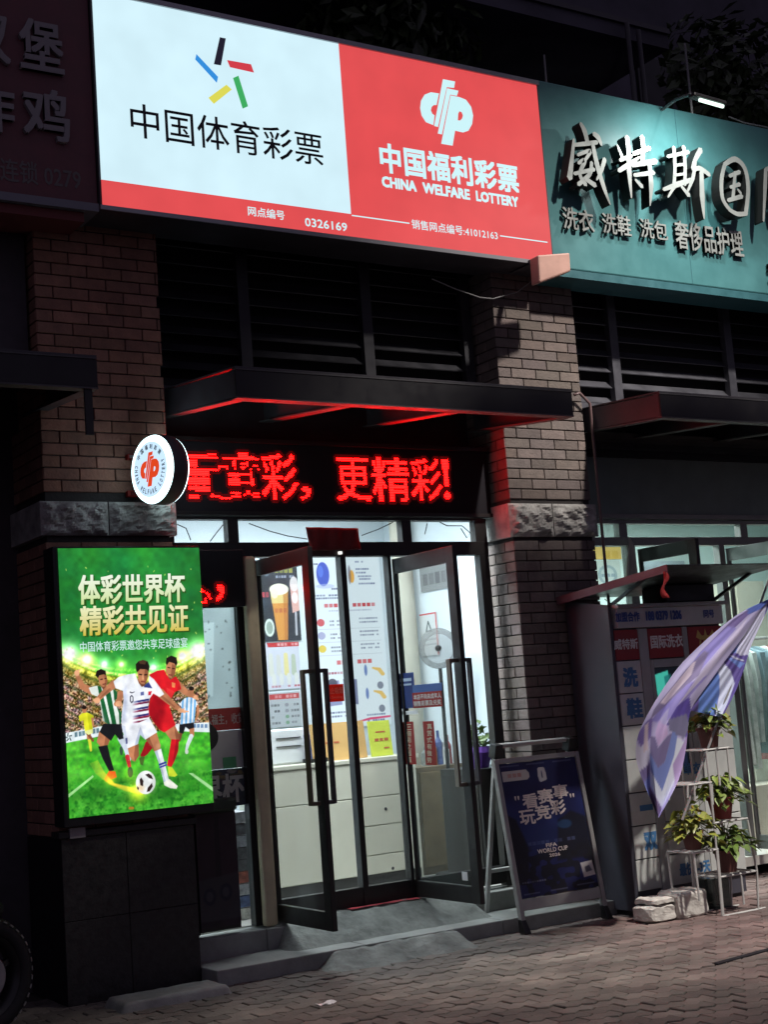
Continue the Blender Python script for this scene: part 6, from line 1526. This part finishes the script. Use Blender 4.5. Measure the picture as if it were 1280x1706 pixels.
def pothos(label, base, rad, h, mat, seed, n=46, spread=.16, droop=.1, tint=(.10, .15, .035)):
    r = random.Random(seed); t = thing('potted_plant', label, 'potted plant', tuple(base), 'potted plants on the stand')
    obj('pot', MB().lathe(base, (0, 0, 1), [(0, .0001), (0, rad * .72), (h * .86, rad * .97), (h * .86, rad * 1.08), (h, rad * 1.08), (h, rad * .98), (h * .9, rad * .95)], 24), mat, t, smooth=False)
    obj('soil', MB().lathe(base, (0, 0, 1), [(h * .9, rad * .95), (h * .92, .0001)], 24), m_soil, t)
    lf = MB(); cc = []; stm = MB(); top = Vector(base) + Vector((0, 0, h))
    for i in range(n):
        a = r.uniform(0, 2 * math.pi); rr = spread * r.uniform(.15, 1) ; up = r.uniform(.0, .15) * (1.2 - rr / spread) - (droop * (rr / spread) ** 2 * r.uniform(.3, 1.2))
        p = top + Vector((math.cos(a) * rr, math.sin(a) * rr, up + .03))
        d = Vector((math.cos(a), math.sin(a), r.uniform(-.8, .35))).normalized(); s = r.uniform(.03, .062)
        side = d.cross(Vector((0, 0, 1)) + Vector((r.uniform(-.6, .6), r.uniform(-.6, .6), 0))).normalized(); nn = side.cross(d)
        out = [(-.05, 0), (-.12, .38), (.15, .58), (.55, .5), (1.0, .24), (1.45, 0)]
        o_ = len(lf.v)
        mid = [(0, 0), (.15, 0), (.55, 0), (1.0, 0), (1.45, 0)]
        L_ = [p + d * (x * s) + side * (y * s) + nn * (abs(y) * s * .35 - x * x * s * .12) for x, y in out[1:5]]
        R2 = [p + d * (x * s) - side * (y * s) + nn * (abs(y) * s * .35 - x * x * s * .12) for x, y in out[1:5]]
        Md = [p + d * (x * s) - nn * (x * x * s * .12) for x in (0, .2, .55, 1.0, 1.45)]
        lf.v += [tuple(q) for q in Md + L_ + R2]
        for k in range(3):
            lf.f.append((o_ + k, o_ + k + 1, o_ + 5 + k + 1, o_ + 5 + k)); lf.f.append((o_ + k, o_ + 9 + k, o_ + 9 + k + 1, o_ + k + 1)); lf.mi += [0, 0]
        lf.f += [(o_ + 3, o_ + 4, o_ + 8), (o_ + 3, o_ + 12, o_ + 4)]; lf.mi += [0, 0]
        kf = r.uniform(.6, 1.35); y_ = 1.9 if r.random() < .1 else 1
        cc += [(tint[0] * 1.5 * kf * y_ * 1.15, tint[1] * 1.6 * kf * (1.25 if y_ > 1 else 1), tint[2] * 1.3 * kf, 1)] * 13
        stm.tube([top + Vector((math.cos(a) * .02, math.sin(a) * .02, -.01)), top.lerp(p, .5) + Vector((0, 0, .04)), p], .0022, 5, False)
    obj('leaves', lf, m_leaf, t, cols=cc, smooth=True); obj('stems', stm, m_stem, t)
def on_shelf(px, A, Y=YS_ + .12): 
    x = P(px, 1300, Y=Y)[0]; 
    return Vector((x, Y, A[0].z + .008))
pothos('brown pot with trailing leaves on the top shelf, just below the flag', on_shelf(1196, A1) + Vector((-.04, 0, 0)), .075, .13, m_pot2, 1, 80)
pothos('red pot with bright trailing leaves on the middle right shelf', Vector((V(1226, 1368).x, -1.08, A3[0].z + .008)), .085, .14, m_pot, 2, 110, .2)
pothos('half hidden brown pot with yellowing leaves on the lower left shelf', Vector((V(1178, 1420).x, -1.08, A4[0].z + .008)), .07, .12, m_pot2, 3, 90, .17, .12, (.12, .14, .03))
pothos('brown red pot with dark leaves on the lowest shelf', Vector((V(1236, 1459).x, -1.08, A5[0].z + .008)), .08, .14, m_pot2, 4, 120, .2, .05, (.07, .12, .03))
# stones and a glass block at the foot
m_marble = pm('rough_white_stone', (.5, .48, .44), .8, var=.2, vscale=12, bump=.8, bscale=30)
def stone_block(label, q, Y, d, seed, mat):
    u0, u1 = P(q[0], q[3], Y=Y)[0], P(q[2], q[3], Y=Y)[0]; z0_, z1_ = q[4], q[5]
    mb = MB(); nx, ny, nz_ = 10, 5, 6
    bm = bmesh.new(); bmesh.ops.create_cube(bm, size=1)
    bmesh.ops.subdivide_edges(bm, edges=bm.edges[:], cuts=7, use_grid_fill=True)
    for v_ in bm.verts:
        c = v_.co.copy(); e = max(abs(c.x), abs(c.y)) ; 
        p = Vector((u0 + (c.x + .5) * (u1 - u0), Y + (c.y + .5) * d, z0_ + (c.z + .5) * (z1_ - z0_)))
        n_ = mnoise.noise_vector(p * 16 + Vector((seed, 0, 0))) * .009 + mnoise.noise_vector(p * 40) * .004
        rd = Vector(c).normalized() * -.012 * (sum(abs(t) > .49 for t in c) - 1)
        v_.co = p + n_ + rd
    for v_ in bm.verts: mb.v.append(tuple(v_.co))
    bm.verts.index_update()
    for f_ in bm.faces: mb.f.append(tuple(v_.index for v_ in f_.verts)); mb.mi.append(0)
    bm.free()
    o = obj('stone_block', mb, mat, None, at=((u0 + u1) / 2, Y + d / 2, z0_)); return tag(o, label, 'stone', 'white stones at the foot of the locker')
stone_block('rough white stone block at the foot of the locker, left one, bottom layer', (1087, 0, 1130, 1530, .0, .105), -1.05, .2, 1, m_marble)
stone_block('thin white stone slab lying on the left stone block', (1090, 0, 1131, 1500, .11, .145), -1.05, .2, 5, m_marble)
stone_block('large rough white stone block beside the plant stand', (1134, 0, 1185, 1528, .0, .17), -1.08, .22, 9, m_marble)
gb_ = P(1190, 1500, Y=-.98); o = MB().box(gb_[0], gb_[0] + .16, -.98, -.8, .0, .2)
tag(obj('glass_tank', o, pm('dark_green_glass', (.05, .08, .07), .1, var=.2, alpha=.8), None, bevel=.01, at=(gb_[0] + .08, -.9, 0)), 'dark green glass tank behind the plant stand beside the stones', 'tank')

# ------------------------------------------------------------------ flag
fl = thing('flag', 'purple, blue and white striped flag hanging from a slanting pole in front of the locker', 'flag', tuple(P(1140, 1358, Y=-1.17)))
YF = -1.22
pa, pb = P(1137, 1366, Y=YF + .05), P(1292, 936, Y=YF + .05)
obj('pole', MB().tube([pa, pb], .009, 8), pm('pole_grey', (.3, .3, .3), .4, .5), fl)
def poly_at(pl, t):
    L = [0]; 
    for i in range(len(pl) - 1): L.append(L[-1] + math.hypot(pl[i + 1][0] - pl[i][0], pl[i + 1][1] - pl[i][1]))
    d = t * L[-1]
    for i in range(len(pl) - 1):
        if d <= L[i + 1] or i == len(pl) - 2:
            k = (d - L[i]) / (L[i + 1] - L[i]); return pl[i][0] + k * (pl[i + 1][0] - pl[i][0]), pl[i][1] + k * (pl[i + 1][1] - pl[i][1])
def smooth_pl(pl, n=40):
    pts = [poly_at(pl, i / (n - 1)) for i in range(n)]
    for _ in range(3): pts = [pts[0]] + [((pts[i - 1][0] + 2 * pts[i][0] + pts[i + 1][0]) / 4, (pts[i - 1][1] + 2 * pts[i][1] + pts[i + 1][1]) / 4) for i in range(1, n - 1)] + [pts[-1]]
    return pts
def lobe(name, Lp, Rp, depth, colour, NU=70, NV=110):
    Lp, Rp = smooth_pl(Lp), smooth_pl(Rp)
    co = np.zeros((NV, NU, 3)); col = np.ones((NV, NU, 3)); px_ = np.zeros((NV, NU, 2))
    for j in range(NV):
        s = j / (NV - 1); a, b = poly_at(Lp, s), poly_at(Rp, s)
        for i in range(NU):
            t = i / (NU - 1); x, y = a[0] + (b[0] - a[0]) * t, a[1] + (b[1] - a[1]) * t
            co[j, i] = P(x, y, Y=YF + depth(s, t)); px_[j, i] = x, y
    C = Canvas(NU, NV); C.X, C.Y = px_[..., 0], px_[..., 1]; C.a = np.ones((NV, NU, 3)); colour(C)
    o = C.build(name, None, 0, 1, 0, 1, m_flagcloth, fl, fn=lambda U, V_: co)
    for p_ in o.data.polygons: p_.use_smooth = True
    return o
def colA(C):   # the front of the cloth: mauve, violet and pink fields with chevrons at the tail
    C.a[:] = np.array([192, 186, 228]) / 255.
    def z(l): return [(1000 + a / 3.879, 980 + b / 3.879) for a, b in l]
    p = lambda l, c: C.poly(z(l), c, 1, 1.2)
    p([(860, 200), (1090, 60), (1090, 110), (960, 170), (700, 420), (640, 420)], (126, 110, 170))
    p([(950, 130), (1090, 70), (1070, 120), (960, 168)], (96, 118, 204))
    p([(640, 420), (830, 240), (880, 260), (760, 400), (560, 640), (420, 800), (380, 860), (330, 860)], (150, 142, 214))
    p([(560, 520), (680, 400), (700, 420), (640, 560), (520, 660), (420, 760), (330, 840), (350, 780)], (140, 130, 172))
    p([(390, 740), (470, 640), (600, 480), (620, 470), (590, 560), (500, 660), (420, 750)], (228, 214, 232))
    p([(450, 760), (560, 620), (700, 560), (560, 720), (430, 860)], (156, 146, 216))
    p([(640, 560), (960, 180), (900, 300), (720, 520), (500, 760)], (212, 204, 236))
    p([(230, 960), (300, 860), (340, 830), (330, 960), (270, 1030)], (134, 118, 188))
    p([(380, 860), (430, 880), (440, 940), (376, 1020), (356, 940)], (206, 180, 226))
    p([(430, 880), (500, 760), (580, 700), (600, 900), (560, 960), (480, 920)], (92, 76, 164)); p([(440, 850), (560, 810), (580, 900), (540, 970), (450, 920)], (124, 122, 156))
    p([(226, 1000), (260, 1020), (310, 1000), (330, 1080), (300, 1160), (246, 1190), (226, 1100)], (218, 216, 236)); p([(290, 880), (312, 870), (310, 1040), (280, 1060)], (222, 206, 214))
    p([(326, 950), (356, 960), (376, 1030), (440, 950), (470, 930), (420, 1120), (376, 1160), (326, 1080)], (132, 122, 168))
    p([(320, 1060), (376, 1160), (420, 1120), (470, 920), (500, 950), (480, 1080), (402, 1310), (330, 1180)], (124, 142, 206))
    p([(320, 1170), (402, 1310), (480, 1080), (500, 960), (560, 1000), (540, 1120), (400, 1420), (320, 1260)], (222, 230, 244))
    p([(470, 1140), (560, 960), (580, 900), (580, 1000), (540, 1160), (490, 1300)], (176, 154, 204))
    p([(246, 1190), (322, 1130), (322, 1250), (290, 1280)], (128, 116, 166)); p([(276, 1270), (322, 1200), (330, 1420), (380, 1490), (350, 1440)], (128, 142, 208)); p([(318, 1280), (400, 1420), (376, 1480), (322, 1370)], (120, 102, 146))
def colB(C):   # the back side turned to the pole: blue, grey and violet bars
    C.a[:] = np.array([92, 78, 150]) / 255.
    def z(l): return [(1100 + a / 4.739, 860 + b / 4.739) for a, b in l]
    p = lambda l, c: C.poly(z(l), c, 1, 1.0)
    p([(620, 950), (770, 740), (820, 690), (860, 640), (820, 800), (720, 1090), (640, 1100), (590, 1070)], (204, 206, 232))
    p([(520, 1060), (660, 900), (600, 1080), (500, 1090)], (110, 132, 200))
    p([(300, 1300), (440, 1180), (470, 1260), (470, 1400), (420, 1600), (280, 1590)], (96, 128, 200))
    p([(440, 1180), (480, 1130), (560, 1220), (590, 1320), (540, 1460), (480, 1590), (430, 1600), (470, 1400), (470, 1260)], (200, 208, 232))
    p([(500, 1095), (620, 1140), (670, 1160), (630, 1200), (560, 1140)], (110, 136, 206)); p([(540, 1092), (640, 1126), (680, 1150), (600, 1130)], (206, 214, 234))
    p([(220, 1440), (330, 1300), (290, 1590), (230, 1590)], (88, 74, 140))
FOLD = [(1283, 1000), (1272, 1008), (1240, 1060), (1210, 1098), (1180, 1140), (1150, 1180)]
lobe('front_fold', [(1281, 998), (1232, 1020), (1180, 1062), (1130, 1110), (1090, 1170), (1062, 1222), (1057, 1262), (1075, 1310), (1097, 1361)],
     FOLD + [(1147, 1200), (1145, 1240), (1134, 1295), (1113, 1336), (1098, 1362)], lambda s, t: -.012 - .035 * math.sin(math.pi * t) * math.sin(math.pi * min(1, s * 1.1)) - (.024 * math.sin(t * 9 + s * 4 + .6 * math.sin(s * 9)) + .010 * math.sin(t * 17 + s * 9) + .003 * math.sin(t * 31 - s * 11)) * s, colA)
lobe('back_fold', FOLD[:-1] + [(1150, 1183)], [(1284, 1002), (1278, 1018), (1252, 1075), (1241, 1112), (1226, 1152), (1204, 1195)], lambda s, t: .03 * min(1, t * 6) * s + .03 * math.sin(t * math.pi) * s + (.014 * math.sin(t * 8 + s * 3) + .006 * math.sin(t * 23 + s * 9)) * s, colB)

# ------------------------------------------------------------------ scooter at the left edge
sc_ = thing('parked_scooter', 'black motor scooter wheel with a patterned tyre edge, cut off at the lower left corner', 'scooter', (-2.9, -.7, 0))
wc = Vector(P(-34, 1618, Y=-.72)); wr = .30; wc.z = wr
dirn = Vector((.34, -1, 0)).normalized()
obj('tyre', MB().lathe(wc, dirn, [(-.05, wr * .72), (-.055, wr * .86), (-.045, wr * .95), (-.02, wr), (.02, wr), (.045, wr * .95), (.055, wr * .86), (.05, wr * .72), (-.05, wr * .72)], 64), m_tyre, sc_, smooth=True)
obj('rim', MB().lathe(wc, dirn, [(-.045, wr * .71), (-.03, wr * .6), (.03, wr * .6), (.045, wr * .71)], 48), m_black, sc_, smooth=True)
tb = MB(); rgt = Vector((0, 0, 1)).cross(dirn).normalized()
for k in range(40):
    a = k * 2 * math.pi / 40; c = wc + dirn * .05 + (rgt * math.cos(a) + Vector((0, 0, 1)) * math.sin(a)) * wr * .945; tg = -rgt * math.sin(a) + Vector((0, 0, 1)) * math.cos(a)
    tb.bar(c - tg * .011, c + tg * .011, .006, .007)
obj('reflective_marks', tb, pm('reflective_grey', (.3, .3, .28), .3, .4), sc_)
dk = MB().lathe(wc, dirn, [(.06, wr * .2), (.062, wr * .36), (.058, wr * .38), (.055, wr * .2)], 40)
obj('brake_disc', dk, m_silver, sc_)
sp = MB()
for k in range(5):
    a = k * 2 * math.pi / 5 + .3; e = (rgt * math.cos(a) + Vector((0, 0, 1)) * math.sin(a)); sp.bar(wc + e * .02, wc + e * wr * .64, .03, .03)
obj('spokes', sp, m_black, sc_)
obj('fork', MB().tube([wc + dirn * .08, wc + dirn * .08 + Vector((-.12, .02, .55))], .02).tube([wc - dirn * .08, wc - dirn * .08 + Vector((-.12, .02, .55))], .02), m_steel, sc_)
obj('fender', MB().tube([wc + (rgt * math.cos(a) + Vector((0, 0, 1)) * math.sin(a)) * wr * 1.1 for a in [1.2 + .2 * i for i in range(8)]], .05, 10), m_black, sc_, smooth=True)
bdy = MB().hexa([(wc.x - .9, wc.y - .05, .35), (wc.x - .3, wc.y - .05, .35), (wc.x - .3, wc.y + .25, .35), (wc.x - .9, wc.y + .25, .35), (wc.x - .85, wc.y, .95), (wc.x - .2, wc.y, .95), (wc.x - .2, wc.y + .2, .95), (wc.x - .85, wc.y + .2, .95)])
obj('body', bdy, m_black, sc_, bevel=.05)

# ------------------------------------------------------------------ litter and drain on the pavement
p = P(545, 1671, Z=.006); mb = MB()
for j in range(3):
    for i in range(5): mb.v.append((p[0] - .055 + .0275 * i, p[1] - .03 + .03 * j + .006 * i, .006 + .006 * math.sin(i * 1.7 + j)))
for j in range(2):
    for i in range(4): mb.f.append((j * 5 + i, j * 5 + i + 1, (j + 1) * 5 + i + 1, (j + 1) * 5 + i)); mb.mi.append(0)
o = obj('paper_scrap', mb, m_paper, None, at=tuple(p)); tag(o, 'small white paper scrap lying on the pavement', 'litter'); s_ = o.modifiers.new('S', 'SOLIDIFY'); s_.thickness = .001
a, b = P(1192, 1606, Z=.0), P(1300, 1577, Z=.0)
mb = MB()
d = (Vector(b) - Vector(a)).normalized(); n_ = Vector((-d.y, d.x, 0)); 
mb.hexa([tuple(Vector(a) - n_ * .02 + Vector((0, 0, -.01))), tuple(Vector(b) - n_ * .02 + Vector((0, 0, -.01))), tuple(Vector(b) + n_ * .02 + Vector((0, 0, -.01))), tuple(Vector(a) + n_ * .02 + Vector((0, 0, -.01))),
         tuple(Vector(a) - n_ * .02 + Vector((0, 0, .006))), tuple(Vector(b) - n_ * .02 + Vector((0, 0, .006))), tuple(Vector(b) + n_ * .02 + Vector((0, 0, .006))), tuple(Vector(a) + n_ * .02 + Vector((0, 0, .006)))])
o = obj('drain_slot', mb, m_black_matt, None, at=tuple(a)); tag(o, 'narrow black drain slot in the pavement at the right edge', 'drain')
